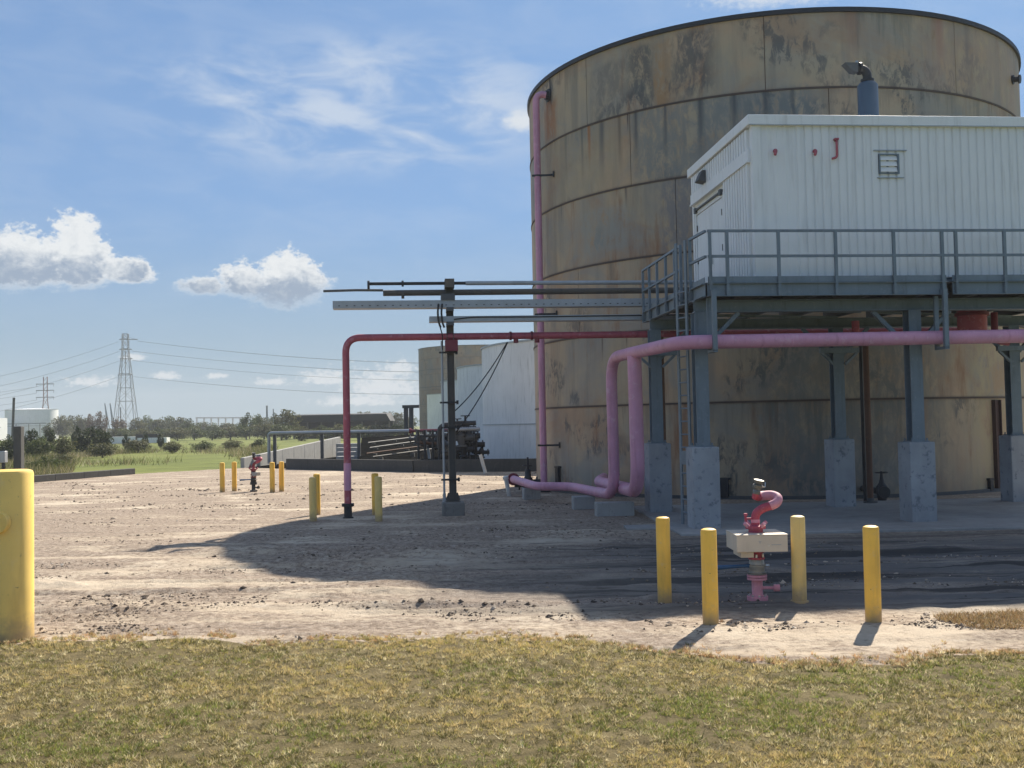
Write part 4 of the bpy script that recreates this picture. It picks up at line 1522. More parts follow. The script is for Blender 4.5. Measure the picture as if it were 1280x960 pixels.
o = rack_run('conduit_pipe', 'upper of the two pole-top pipes, black on the left and grey on the right', 'pipe', None)
mb = MB()
mb.tube([(-2.26, -.16, 6.45), (.45, -.16, 6.45)], .045, 12)
for x_, r_ in ((-2.24, .13), (-1.3, .085)):
    mb.lathe([(r_, -.03), (r_, .03)], 12, axis((x_, -.16, 6.41 if x_ < -2 else 6.45), (1, 0, 0)))
mb.build('black_section', MAT['black'], o)
MB().tube([(.45, -.16, 6.45), (7.2, -.16, 6.43)], .06, 12).build('grey_section', MAT['tray'], o)
o = rack_run('service_pipe', 'lower brown pipe on the pole top with a flanged left end and thin tail', 'pipe', None)
mb = MB()
mb.tube([(-1.85, .1, 6.22), (7.2, .1, 6.24)], .085, 12)
mb.lathe([(.12, -.04), (.12, .04)], 12, axis((-1.3, .1, 6.18), (1, 0, 0)))
mb.build('pipe_run', MAT['pole_steel'], o)
MB().tube([(-3.5, .1, 6.29), (-2.6, .1, 6.31), (-1.85, .1, 6.30)], .036, 8).build('thin_tail', MAT['dark_steel'], o)
for nm, z, h, x0, lab in (('cable_tray', 5.86, .21, -3.22, 'upper long grey perforated cable tray reaching past the pole to the left'),
                          ('cable_tray', 5.44, .15, -.58, 'lower shorter grey cable tray starting at the pole')):
    o = rack_run(nm, lab, 'cable tray', None, 'cable trays on the rack pole')
    mb = MB()
    mb.box(x0, 7.1, -.30, -.285, z - h / 2, z + h / 2)
    mb.box(x0, 7.1, -.285, .1, z - h / 2, z - h / 2 + .012)
    mb.box(x0, 7.1, .085, .1, z - h / 2 + .012, z + h / 2)
    mb.build('channel', MAT['tray'], o)
    if h > .2:
        mb = MB()
        for k in range(48):
            x = x0 + .15 + k * .21
            mb.box(x, x + .05, -.306, -.2995, z - .045, z - .02)
        mb.build('slots', MAT['dark_steel'], o)
    else:
        mb = MB()
        mb.tube([(.1, -.31, z - .02), (.6, -.31, z + .04), (2.2, -.31, z + .03), (7.0, -.31, z + .05)], .018, 6, .2)
        mb.build('cable', MAT['black'], o)

rp = rack_run('red_pipe', 'thin red pipe rising from the yard and bending along the rack pole', 'pipe', None)
wtube('pipe_run', 'red', [Vector((-2.9, 0, .35)), Vector((-2.9, 0, 4.97)), Vector((15.2, 0, 4.97))], .097, rp, .42, 16)
mb = MB()
mb.lathe([(.15, 0), (.15, .05), (.11, .06), (.11, .33), (.17, .34), (.17, .42)], 16, Matrix.Translation((-2.9, 0, -.03)))
mb.build('base_socket', MAT['black'], rp)
mb = MB()
mb.lathe([(.101, .75), (.101, 1.5)], 16, Matrix.Translation((-2.9, 0, 0)), False)
mb.build('pale_section', MAT['pink'], rp)
for x_ in (1.7, 2.3):
    mb = MB()
    mb.lathe([(.125, -.03), (.125, .03)], 14, axis((x_, 0, 4.97), (1, 0, 0)))
    mb.lathe([(.07, -.2), (.07, 0)], 10, Matrix.Translation((x_ + .15, 0, 4.97)))
    mb.build('coupling', MAT['dark_red'], rp)
for j, (q0, q1, lab) in enumerate(((at(634, 428, 29.5), at(566, 516, 29.2), 'slack black cable from the red pipe to the pole, the upper one'),
                                   (at(634.5, 428, 29.5), at(578, 534, 29.2), 'slack black cable from the red pipe down past the pole, the lower one'))):
    mb = MB()
    if j:
        q1 = at(566, 545, 29.2)
    pts = [q0.lerp(q1, k / 10) + Vector((0, 0, -.45 * 4 * (k / 10) * (1 - k / 10) * (.45 if j else .35))) for k in range(11)]
    mb.tube(pts, .017, 6)
    tag(mb.build('cable', MAT['black']), lab, 'cable')

# rusty upright pipes behind the platform
for px, Y, h, r_, lab in ((828, 29.2, 4.8, .11, 'rusty upright pipe just behind the rear left platform column'),
                          (1086, 29.6, 4.7, .085, 'rusty upright pipe under the middle of the platform')):
    q = at(px, 560, Y)
    o = thing('rusty_pipe', lab, 'pipe', (q.x, q.y, .05))
    MB().tube([(0, 0, 0), (0, 0, h)], r_, 12).build('pipe_run', MAT['rust'], o)
    mb = MB()
    mb.lathe([(r_ * 2.3, 0), (r_ * 2.3, .05), (r_ * 1.2, .06), (r_ * 1.2, .14)], 14)
    mb.build('base_flange', MAT['dark_steel'], o)
q = at(1079.5, 560, 29.9)
o = MB().tube([(0, 0, 0.05), (0, 0, 4.6)], .05, 10).build('drain_pipe', MAT['black'])
o.location = (q.x, q.y, .0)
tag(o, 'thin black downpipe right beside the rusty upright pipe under the platform', 'pipe')
q = at(1102, 600, 30.4)
vl = thing('gate_valve', 'black gate valve with handwheel in front of the tank foot, under the platform', 'valve', (q.x, q.y, .4))
mb = MB()
mb.lathe([(.10, -.4), (.15, -.22), (.16, .05), (.08, .16), (.05, .3), (.03, .5)], 14)
mb.tube([(0, 2.0, -.1), (0, -.2, -.1)], .09, 12)
mb.lathe([(.17, -.03), (.17, .03)], 14, axis((0, -.19, -.1), (0, 1, 0)))
mb.build('valve_body', MAT['black'], vl)
mb = MB()
mb.tube([(.17 * math.cos(k * PI / 6), .17 * math.sin(k * PI / 6), .46) for k in range(13)], .02, 6)
mb.build('handwheel', MAT['black'], vl)
# big red duct under the platform at the right
q = at(1215, 400, 27.0)
dv = thing('red_duct', 'fat dark red vertical duct hanging under the platform at the right', 'duct', (q.x, q.y, 0))
mb = MB()
mb.lathe([(.36, 5.25), (.36, 4.42), (.33, 4.36)], 28)
mb.build('duct_run', MAT['red'], dv)
mb = MB()
mb.lathe([(.42, -.04), (.42, .04)], 24, Matrix.Translation((0, 0, 5.1)))
mb.build('flange', MAT['dark_red'], dv)
q = at(1243, 405, 27.6)
d2 = thing('red_pump_pipe', 'narrow dark red pipe right of the fat red duct', 'pipe', (q.x, q.y, 0))
wtube('pipe_run', 'dark_red', [Vector((0, 0, 5.2)), Vector((0, 0, 4.45)), Vector((.4, .1, 4.4))], .09, d2, .2, 14)
q = at(1275, 410, 29)
wb = MB().box(-.1, .9, 0, .5, 0, .16).build('warning_box', MAT['white_wall'])
wb.location = (q.x, q.y, 4.66)
MB().box(-.08, .9, -.01, -.002, -.16, -.005).box(-.1, .9, 0, .5, -.17, -.004).build('red_base', MAT['red'], wb)
tag(wb, 'white and red box glimpsed under the platform at the right edge of the picture', 'box')
q0 = at(1040, 408, 28.0)
o = thing('branch_pipe', 'short red branch pipe with a bend under the middle of the platform', 'pipe', (q0.x, q0.y, 0))
wtube('pipe_run', 'red', [Vector((-.5, .2, 4.7)), Vector((.7, .2, 4.7)), Vector((.7, .2, 5.1))], .1, o, .2, 12)

# ------------------------------------------------------------------ bollards
mb = MB()
mb.lathe([(.098, -.1), (.098, 1.135), (.09, 1.155), (.06, 1.168), (.0, 1.172)], 20, None, False)
bol = mb.mesh('bollard')
mb = MB()
mb.lathe([(.098, -.1), (.098, 1.135), (.09, 1.155), (.06, 1.168), (.0, 1.172)], 20, None, False)
mb.lathe([(.13, -.06), (.125, .004), (.10, .008)], 16, None, False)
bol2 = mb.mesh('bollard')
GB = 'yellow bollards around the fire monitors and pipes'
for px, py, mt, lab, tilt in (
        (831, 751, 'yellow', 'yellow bollard nearest the platform ladder, left rear of the four round the fire monitor', 0),
        (888.5, 779, 'yellow', 'orange-yellow bollard in sunlight, immediately left of the fire monitor', 0),
        (999.5, 751, 'yellow_pale', 'pale faded bollard immediately right of the fire monitor box', -.006),
        (1092, 776, 'yellow', 'yellow bollard farthest right, its shadow straight toward the lawn', 0),
        (391.5, 651, 'yellow_pale', 'front one of the two olive-yellow bollards just left of the red pipe foot', 0),
        (396.5, 643, 'yellow', 'bollard half hidden behind another, just left of the red pipe foot', 0),
        (473.5, 651, 'yellow_pale', 'front one of the two olive-yellow bollards between red pipe and rack pole', 0),
        (469.5, 643, 'yellow', 'bollard half hidden behind another, between the red pipe and the rack pole', 0),
        (278, 615, 'yellow', 'distant bollard, leftmost of the four round the far dark hydrant', 0),
        (293, 613.5, 'yellow', 'distant bollard next on the left of the far dark hydrant', 0),
        (340.5, 615, 'yellow', 'distant bollard next on the right of the far dark hydrant', 0),
        (352, 614, 'yellow', 'distant bollard, rightmost of the four round the far dark hydrant', 0)):
    q = ground(px, py)
    o = link('bollard', bol2 if px == 999.5 else bol, None)
    if not o.data.materials:
        o.data.materials.append(MAT[mt])
    o.material_slots[0].link = 'OBJECT'
    o.material_slots[0].material = MAT[mt]
    o.location = q
    o.rotation_euler = (random.uniform(-.006, .006), tilt, random.uniform(0, 6))
    tag(o, lab, 'bollard', GB)

q = ground(9.5, 798)
gp = thing('guard_post', 'fat yellow steel post with a round cap on its face, at the left edge', 'post', (q.x, q.y, 0))
mb = MB()
mb.lathe([(.30, -.1), (.30, 2.02), (.285, 2.055), (.24, 2.07), (.0, 2.075)], 40, None, False)
mb.build('post', MAT['yellow_post'], gp)
mb = MB()
mb.lathe([(.135, 0), (.135, .07), (.125, .085), (.0, .09)], 28, axis((.04, -.27, 1.45), (0, -1, 0)), False)
mb.build('pipe_cap', MAT['yellow_post'], gp)


# ------------------------------------------------------------------ fire monitors
def monitor(q, label, pal, s=1.0, rz=0.0, box=True, group=None):
    t_ = thing('fire_monitor', label, 'fire monitor', (q.x, q.y, 0), rz, group)

    def part(name, mb, mt, par=None):
        return mb.build(name, MAT[mt], par or t_)
    T = Matrix.Translation
    mb = MB().lathe([(.145, -.02), (.145, .035), (.085, .04), (.076, .06), (.076, .26)], 20)
    rs_ = part('riser', mb, pal['riser'])
    mb = MB()
    for k in range(8):
        mb.lathe([(.016, .035), (.016, .06)], 6, T((.118 * math.cos(k * PI / 4), .118 * math.sin(k * PI / 4), 0)))
    part('flange_bolts', mb, 'chrome', rs_)
    part('side_outlet', MB().tube([(.06, -.02, .15), (.24, -.05, .15)], .022, 10).lathe([(.05, -.03), (.05, .05)], 12, axis((.25, -.05, .15), (1, -.1, 0))), pal['riser'])
    part('flange_pair', MB().lathe([(.138, .265), (.138, .295), (.10, .297), (.10, .303), (.138, .305), (.138, .335)], 22), pal['riser'])
    vb = part('valve_body', MB().lathe([(.10, .337), (.132, .345), (.132, .37), (.108, .375), (.112, .43), (.125, .45), (.125, .47), (.108, .48), (.10, .53), (.085, .56)], 24), pal['valve'])
    part('dark_seal_ring', MB().lathe([(.134, .352), (.134, .364)], 24, None, False), 'black', vb)
    mb = MB()
    mb.tube([(-.08, -.02, .46), (-.2, -.03, .46), (-.62, -.05, .445)], [.03, .022, .035], 10)
    part('valve_lever', mb, 'blue', vb)
    mb = MB()
    mb.lathe([(.022, 0), (.022, .05)], 8, axis((.12, -.03, .465), (1, -.2, 0)))
    part('lever_bolt', mb, 'chrome', vb)
    mb = MB().lathe([(.075, .545), (.115, .55), (.115, .58), (.085, .585), (.085, .64), (.115, .645), (.115, .68)], 20)
    uf = part('upper_flange', mb, pal['neck'])
    mb = MB()
    for k in range(6):
        a = k * PI / 3 + .3
        mb.lathe([(.018, .58), (.018, .62)], 6, T((.10 * math.cos(a), .10 * math.sin(a), 0)))
    part('flange_bolts', mb, 'chrome', uf)
    if box:
        bx = MB().box(-.34, .36, -.33, .37, .685, .92).build('control_box', MAT['beige'], t_, .008)
        MB().box(-.27, -.09, -.24, .25, .60, .682).build('lower_box', MAT['beige'], bx, .006)
        MB().box(-.345, .365, -.335, .375, .915, .924).build('box_lid', MAT['beige'], bx)
        mb = MB()                                   # small maker's mark: white splash and a grey line, too worn to read
        for k in range(5):
            a = k * 2 * PI / 5 + .3
            mb.obox((.10, -.3325, .775), (.10 + .022 * math.cos(a), -.3325, .775 + .022 * math.sin(a)), .002, .009, (0, -1, 0))
        mb.build('worn_mark', MAT['white_wall'], bx)
        MB().box(.135, .27, -.3325, -.3305, .778, .788).build('worn_line', MAT['tray'], bx)
        MB().box(-.025, -.018, -.3325, -.3305, .80, .83).box(-.04, -.005, -.3325, -.3305, .826, .832).build('worn_line', MAT['tray'], bx)
        z0 = .925
    else:
        z0 = .80
        mb = MB().box(.0, .26, -.12, .12, .62, .76)
        mb.build('control_box', MAT['concrete'], t_, .01)
        MB().lathe([(.09, .67), (.09, .82)], 16).build('swivel_neck', MAT['black'], t_)
    D = z0 - .925
    part('swivel_base', MB().lathe([(.10, .915 + D), (.10, .97 + D), (.14, .975 + D), (.14, 1.015 + D), (.065, 1.03 + D)], 22), pal['neck'])
    mb = MB()
    for a in (.4, 2.1, 3.5, 5.2):
        mb.tube([(.11 * math.cos(a), .11 * math.sin(a), 1.0 + D), (.18 * math.cos(a), .18 * math.sin(a), 1.06 + D)], .028, 8)
    part('lug', mb, pal['bend'])
    mb = MB()
    mb.tube([(0, 0, 1.0 + D), (0, 0, 1.18 + D), (.10, -.02, 1.26 + D), (.24, -.05, 1.30 + D)], [.058] * 2 + [.062] * 1 + [.06] if False else .06, 16, .07)
    part('lower_bend', mb, pal['neck'])
    part('label_band', MB().lathe([(.0635, 1.06 + D), (.0635, 1.105 + D)], 20, None, False), pal['bend'])
    mb = MB()
    mb.tube([(.20, -.045, 1.29 + D), (.30, -.05, 1.33 + D), (.34, .03, 1.40 + D), (.27, .13, 1.43 + D), (.12, .14, 1.42 + D), (.06, .08, 1.42 + D)], .066, 16, .07)
    part('upper_bend', mb, pal['bend'])
    mb = MB()
    mb.tube([(.08, .09, 1.41 + D), (.02, .03, 1.42 + D), (.03, -.02, 1.50 + D)], [.06, .055, .05], 14)
    part('nozzle_base', mb, pal['neck'])
    d_ = Vector((.18, -.12, .9)).normalized()
    o_ = Vector((.02, -.01, 1.46 + D))
    mb = MB().lathe([(.05, 0), (.055, .04), (.045, .06), (.07, .10), (.07, .13), (.05, .14), (.07, .18), (.074, .20), (.05, .195)], 18, axis(o_, d_))
    nz = part('nozzle', mb, pal['nozzle'])
    mb = MB()
    mb.tube([o_ + Vector((.05, -.05, .1)), o_ + Vector((.11, -.06, .1)), o_ + Vector((.12, -.03, .16))], .012, 6)
    part('nozzle_handle', mb, 'chrome', nz)
    mb = MB()
    mb.tube([(-.14, -.02, 1.02 + D), (-.14, -.02, 1.17 + D)], .018, 8)
    mb.tube([(-.06, -.04, 1.12 + D), (-.15, -.03, 1.12 + D)], .014, 8)
    mb.lathe([(.028, 0), (.028, .03)], 10, T((-.14, -.02, 1.16 + D)))
    part('crank', mb, pal['neck'])
    return t_


monitor(ground(947, 748), 'red and pink fire monitor with beige box, between the near yellow bollards',
        dict(riser='pink_monitor', valve='valve_grey', neck='red_monitor', bend='pink_monitor', nozzle='nozzle'))
monitor(ground(317, 614), 'distant dark hydrant with red monitor head, between four far bollards',
        dict(riser='black', valve='black', neck='dark_red', bend='red_monitor', nozzle='black'), 1, -.4, False)

# ------------------------------------------------------------------ things at the left edge of the yard
p0, p1 = ground(-60, 611), ground(166, 592.5)
kb = thing('concrete_kerb', 'low concrete kerb wall between the yard and the meadow at the left', 'kerb', (p0.x, p0.y, 0))
L = (p1 - p0)
n_ = 6
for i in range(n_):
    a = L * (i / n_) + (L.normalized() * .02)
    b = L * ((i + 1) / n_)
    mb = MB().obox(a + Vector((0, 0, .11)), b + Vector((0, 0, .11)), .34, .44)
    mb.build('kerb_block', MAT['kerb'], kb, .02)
q = at(23.5, 560, 51)
wpst = MB().box(-.19, .19, -.19, .19, -.1, 2.82).build('timber_post', MAT['wood'], None, .03)
wpst.location = (q.x, q.y, 0)
tag(wpst, 'dark weathered square timber post behind the yellow guard post at the left', 'post')
q = at(4, 570, 50)
mt_ = thing('meter_box', 'small grey box on a black stand at the far left edge', 'meter', (q.x, q.y, 0))
MB().box(-.35, .15, -.15, .15, 1.1, 1.65).build('box', MAT['tray'], mt_, .02)
MB().box(-.05, .07, -.06, .06, -.1, 1.1).build('stand', MAT['black'], mt_)

# ------------------------------------------------------------------ tank farm behind
def far_tank(name, label, c, r, h, mt, rim, seams=()):
    t_ = thing(name, label, 'tank', (c[0], c[1], 0))
    mb = MB()
    mb.lathe([(r, -.1), (r, h)], 72, None, False)
    mb.build('shell', mt, t_)
    mb = MB()
    mb.lathe([(r - .02, h), (r * .4, h + r * .045), (.05, h + r * .06)], 72, None, True)
    mb.build('roof', mt, t_)
    band(r, h - .08, h + .02, .06).build('top_rim', MAT[rim], t_)
    for z in seams:
        band(r, z - .03, z + .03, .03).build('seam_band', MAT[rim], t_)
    return t_


TR = 10.0
far_tank('white_tank', 'nearest chalky white storage tank, just left of the big rusty tank', (8.1, 66.5), TR, 7.25, MAT['white_tank'], 'tray', (2.43,))
far_tank('white_tank', 'second white tank in the row, partly behind the nearest white tank', (5.3, 89.5), TR, 7.25, MAT['white_tank'], 'tray')
far_tank('white_tank', 'third white tank in the receding row, seen past the brown rack pole', (1.9, 119), TR, 7.3, MAT['white_tank'], 'tray')
far_tank('white_tank', 'farthest and smallest-looking white tank in the row', (-3.9, 170), TR, 7.3, MAT['white_tank'], 'tray')
RTC = Vector((-7.5, 205, 0))
MAT['far_tank'] = tank_material('dull_rust_tank_shell', RTC, 10.5, 3.0, 3.2, .5)
far_tank('rusty_tank', 'far dull brown rusty tank rising behind the row of white tanks', (RTC.x, RTC.y), 10.8, 17.2, MAT['far_tank'], 'dark_steel', (3.2, 6.4, 9.6, 12.9))
# another white tank and a plant far off at the left
q = at(28, 545, 350)
ft = far_tank('white_tank', 'distant broad white tank among trees at the far left', (q.x - .5, 358), 8.4, 10.2, MAT['white_wall'], 'tray')
gt = thing('pipe_gantry', 'grey pipe gantry standing in front of the distant white tank', 'gantry')
for px in (5, 20, 36, 50):
    a = at(px, 540, 346)
    MB().obox((a.x, 346, 0), (a.x, 346, 5.2), .25, .25).build('post', MAT['pylon'], gt)
a, b = at(-10, 520, 346), at(58, 520, 346)
MB().obox((a.x, 346, 5.4), (b.x, 346, 5.4), .3, .3).build('beam', MAT['pylon'], gt)
MB().obox((a.x, 345.7, 4.6), (b.x, 345.7, 4.6), .12, .12).build('pipe_run', MAT['pylon'], gt)
a = at(-14, 520, 330)
mb = MB().box(a.x - 5, at(1.5, 520, 330).x, 328, 334, 0, 7.2)
tag(mb.build('white_building', MAT['white_wall']), 'sliver of a white building at the left edge of the picture', 'building')

# dike walls
dw = thing('dike_wall', 'low dark concrete dike wall in front of the white tanks', 'wall')
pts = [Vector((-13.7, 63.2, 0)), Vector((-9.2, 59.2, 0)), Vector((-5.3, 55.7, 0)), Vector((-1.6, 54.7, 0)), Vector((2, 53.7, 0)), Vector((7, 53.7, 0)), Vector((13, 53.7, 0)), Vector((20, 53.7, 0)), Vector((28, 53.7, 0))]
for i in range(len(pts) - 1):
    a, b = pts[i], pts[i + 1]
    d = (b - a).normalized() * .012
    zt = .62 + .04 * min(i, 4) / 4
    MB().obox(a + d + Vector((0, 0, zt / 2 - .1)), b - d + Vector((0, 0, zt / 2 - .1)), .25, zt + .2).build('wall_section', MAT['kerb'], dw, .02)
rw = thing('retaining_wall', 'pale concrete wall running back across the grass, its top rising away from the yard', 'wall')
a0, a1 = Vector((-17.3, 66.5, 0)), at(424, 545, 88)
a1.z = 0
n_ = 9
for i in range(n_):
    p, q = a0.lerp(a1, i / n_), a0.lerp(a1, (i + 1) / n_)
    d = (q - p).normalized() * .015
    p, q = p + d, q - d
    z0, z1 = .62 + 1.0 * i / n_, .62 + 1.0 * (i + 1) / n_
    s_ = Vector((q - p).cross(Vector((0, 0, 1)))).normalized() * .13
    mb = MB()
    mb.add([p - s_ - Vector((0, 0, .4)), p + s_ - Vector((0, 0, .4)), q + s_ - Vector((0, 0, .4)), q - s_ - Vector((0, 0, .4)),
            p - s_ + Vector((0, 0, z0)), p + s_ + Vector((0, 0, z0)), q + s_ + Vector((0, 0, z1)), q - s_ + Vector((0, 0, z1))],
           [(0, 3, 2, 1), (4, 5, 6, 7), (0, 1, 5, 4), (1, 2, 6, 5), (2, 3, 7, 6), (3, 0, 4, 7)])
    mb.build('panel', MAT['concrete'], rw, .02)
stp = thing('concrete_steps', 'pale concrete steps at the far end of the rising wall', 'steps')
for k in range(4):
    a = at(420, 560, 84 - k * 2.5)
    MB().box(a.x, a.x + 2.4, a.y, a.y + 1.2, -.05, 1.1 - k * .27).build('step', MAT['concrete'], stp, .02)

# black-lined bank inside the dike with pipes lying on it
q = [at(449, 575, 63), at(566, 575, 60), at(566, 541, 92), at(512, 543.5, 92), at(452, 547, 88)]
mb = MB()
mb.add([(p.x, p.y, max(p.z, -.02)) for p in q] + [(p.x, p.y, -.3) for p in q], [(0, 1, 2, 3, 4), (5, 6, 1, 0), (6, 7, 2, 1), (7, 8, 3, 2), (8, 9, 4, 3), (9, 5, 0, 4)])
structure(mb.build('bank', MAT['dike_floor']))
for k, (A, B, r_, mt) in enumerate(((at(466, 574, 61.5), at(562, 561, 66), .06, 'pole_steel'), (at(458, 569.5, 66), at(556, 556, 72), .05, 'rust'), (at(462, 562, 72), at(540, 551, 78), .05, 'dark_steel'), (at(460, 555.5, 78), at(525, 547.5, 84), .05, 'dark_steel'))):
    o = thing('field_pipe', ['brown pipe lying lowest on the black bank inside the dike', 'rusty pipe lying second up on the black bank', 'dark pipe lying third up on the black bank', 'thin dark pipe lying highest on the black bank'][k], 'pipe')
    MB().tube([A + Vector((0, 0, .12)), B + Vector((0, 0, .12))], r_, 10).build('pipe_run', MAT[mt], o)
    for u in (.1, .5, .9):
        c_ = A.lerp(B, u)
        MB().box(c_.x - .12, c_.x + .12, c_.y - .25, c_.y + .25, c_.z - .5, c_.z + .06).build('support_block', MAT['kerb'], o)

# white handrail-like pipe on posts
wp_ = thing('overhead_pipe', 'pale grey pipe carried on short posts above the dike, bent down at its left end', 'pipe')
P0, P1 = at(336, 541.5, 70), at(513, 538.5, 64)
zz = (P0.z + P1.z) / 2
mb = MB()
mb.tube([(P0.x, 70, .1), (P0.x, 70, zz), (P1.x, 64, zz)], .11, 10, .25)
mb.build('pipe_run', MAT['tray'], wp_)
mb = MB()
mb.tube([(P1.x, 64, zz), (at(560, 538, 62).x, 62, zz)], .10, 10)
mb.lathe([(.17, -.05), (.17, .05)], 12, axis((P1.x, 64, zz), (1, -.15, 0)))
mb.build('dark_section', MAT['dark_red'], wp_)
for px in (343, 405.5, 451.5):
    u = (px - 336) / (513 - 336)
    a = P0.lerp(P1, u)
    MB().box(a.x - .1, a.x + .1, a.y + .12, a.y + .3, -.05, zz + .05).build('support_post', MAT['dark_steel'], wp_)
a = at(534.5, 550, 62)
MB().obox((a.x - .1, 62, zz), (a.x + .12, 61.8, .4), .16, .16).build('support_post', MAT['tray'], wp_)

# pipe manifold with valves in front of the white tanks
mf = thing('pipe_manifold', 'black pipe manifold with a row of valves in front of the white tanks', 'manifold')
MB().tube([at(549, 560, 57.5), at(549, 531.5, 57.5), at(595, 528.5, 57.5)], .13, 12, .4).build('header_pipe', MAT['black'], mf)
a, b = at(560, 537, 57.3), at(600, 536, 57.3)
mb = MB().tube([a, b], .10, 10)
for k in range(14):
    mb.lathe([(.125, -.03), (.125, .03)], 10, axis(a.lerp(b, (k + .5) / 14), b - a))
mb.build('header_pipe', MAT['tray'], mf)


def valve(px, py, Y, s, par, mt='black'):
    c = at(px, py, Y)
    mb = MB()
    mb.lathe([(.10, 0), (.22, .04), (.22, .10), (.12, .12), (.17, .3), (.20, .45), (.12, .6), (.06, .66), (.045, 1.0)], 12, Matrix.Translation(c) @ Matrix.Scale(s, 4))
    mb.tube([c + Vector((.2 * s * math.cos(k * PI / 6), .2 * s * math.sin(k * PI / 6), .98 * s)) for k in range(13)], .025 * s, 6)
    mb.tube([c + Vector((-.5 * s, 0, .38 * s)), c + Vector((.5 * s, 0, .38 * s))], .12 * s, 10)
    for x_ in (-.4, .4):
        mb.lathe([(.21 * s, -.03), (.21 * s, .03)], 12, axis(c + Vector((x_ * s, 0, .38 * s)), (1, 0, 0)))
    mb.build('valve', MAT[mt], par)


for k, (px, py, s_) in enumerate(((577, 560, 1.5), (586, 556, 1.3), (580, 572, 1.2), (593, 566, 1.2), (553, 566, 1.3), (546, 562, 1.1), (538, 560, 1.0), (529, 558, .9), (521, 556, .9), (602, 573, .9), (572, 548, 1.1), (582, 546, 1.2))):
    valve(px, py, 57.6 + (3 if px < 560 else 0) + (k % 2) * .8, s_, mf, 'black' if k % 4 else 'dark_steel')
for px, Y in ((523, 60), (531, 60), (541, 60), (549, 58), (566, 58), (577, 58), (586, 58), (595, 58)):
    a = at(px, 550, Y)
    MB().tube([(a.x, Y, 0), (a.x, Y, 2.2 if px < 560 else 1.9)], .07, 8).build('drop_leg', MAT['black'], mf)
MB().tube([at(520, 545, 60.5), at(558, 544, 60.5)], .09, 10).build('header_pipe', MAT['dark_steel'], mf)
MB().tube([at(521, 553, 60.5), at(556, 555, 60.5)], .10, 10).build('header_pipe', MAT['rust'], mf)

# T-shaped timber pipe bent
a, b, c_, d_ = at(503, 506.5, 95), at(524, 506.5, 95), at(508, 540, 95), at(514.5, 540, 95)
tp = thing('timber_bent', 'dark two-legged timber frame with a crossbeam, left of the tank row', 'frame', (c_.x, 95, 0))
ht = a.z
MB().box(a.x - c_.x, b.x - c_.x, -.2, .2, ht - .28, ht).build('crossbeam', MAT['wood'], tp)
for x_ in (0, d_.x - c_.x):
    MB().box(x_ - .2, x_ + .2, -.15, .15, -.1, ht - .28).build('leg', MAT['wood'], tp)

# long dark shed roof far behind
a, b = at(363, 519.5, 222), at(488, 519.5, 222)
sh = thing('long_shed', 'long low dark shed with a black roof beyond the meadow', 'shed', (a.x, 222, 0))
w_ = b.x - a.x
top, bot = a.z, at(363, 528.5, 222).z
mb = MB()
mb.add([(0, 0, bot), (w_, 0, bot), (w_, 9, bot), (0, 9, bot), (.6, 0, top), (w_ - .9, 0, top), (w_ - .9, 9, top + .3), (.6, 9, top + .3)],
       [(0, 3, 2, 1), (4, 5, 6, 7), (0, 1, 5, 4), (1, 2, 6, 5), (2, 3, 7, 6), (3, 0, 4, 7)])
mb.build('roof', MAT['shed'], sh)
for k in range(8):
    MB().box(.5 + k * (w_ - 1) / 7, .8 + k * (w_ - 1) / 7, .3, .6, -.1, bot).build('shed_post', MAT['wood'], sh)
MB().box(.3, w_ - .3, 7, 7.3, -.1, bot).build('back_wall', MAT['shed'], sh)

# hedge rows and trees: px, distance, top row in the photograph, width in px, kind, variant
def plant(name, cat, px, Y, top, wpx, kind, var, label, group=None):
    q = at(px, 545, Y)
    h = at(px, top, Y).z + .1
    return tree(name, cat, kind, var, q.x, Y, h, wpx / FPX * Y * 1.05, label, group)


GT = 'hazy trees along the horizon'
ORD = 'first second third fourth fifth sixth seventh eighth ninth tenth eleventh twelfth thirteenth fourteenth fifteenth sixteenth seventeenth eighteenth nineteenth twentieth'.split()
ORD += ['twenty-' + q for q in ORD[:9]]
TONE = {'olive': 'olive', 'green': 'mid green'}
for i, (px, top, wpx, kind) in enumerate(sorted(((78, 517, 26, 'olive'), (93, 516, 26, 'olive'), (104, 520, 22, 'olive'), (172, 521, 26, 'olive'), (186, 518, 28, 'green'),
                                          (199, 522, 24, 'olive'), (211, 517, 26, 'green'), (226, 519, 28, 'olive'), (241, 521, 28, 'green'), (256, 526, 26, 'olive'),
                                          (270, 528, 26, 'green'), (284, 527, 24, 'olive'), (298, 526, 24, 'green'), (328, 520, 26, 'olive'), (340, 514, 26, 'green'),
                                          (372, 516, 30, 'olive'), (388, 519, 26, 'green'), (404, 522, 26, 'olive'), (424, 523, 26, 'green'), (441, 517, 26, 'olive'),
                                          (456, 512, 24, 'olive'), (472, 518, 24, 'green'), (484, 512, 22, 'olive'), (498, 513, 22, 'olive'), (512, 517, 22, 'green'), (-14, 522, 26, 'olive'), (64, 527, 20, 'green')))):
    plant('tree', 'tree', px, 300 + (i * 37 % 60), top, wpx, kind, i, TONE[kind] + ' hazy tree on the horizon, ' + ORD[i] + ' from the left of the muted tree line', GT)
for px, top, wpx, lab in ((113, 517, 17, 'left one of the two russet-brown trees left of the big pylon'), (125, 513.5, 20, 'right one of the two russet-brown trees left of the big pylon'),
                          (148, 520, 22, 'russet tree behind the big pylon legs')):
    plant('russet_tree', 'tree', px, 285, top, wpx, 'rust', px, lab)
plant('tree', 'tree', 312, 240, 513, 22, 'green', 1, 'rounded tree standing a little taller, right of the far bridge')
plant('tree', 'tree', 322, 245, 514, 16, 'green', 2, 'open-crowned tree beside the slim mast, right of the far bridge')
plant('tree', 'tree', 358, 215, 508, 36, 'olive', 0, 'big pale olive tree at the left end of the dark shed')
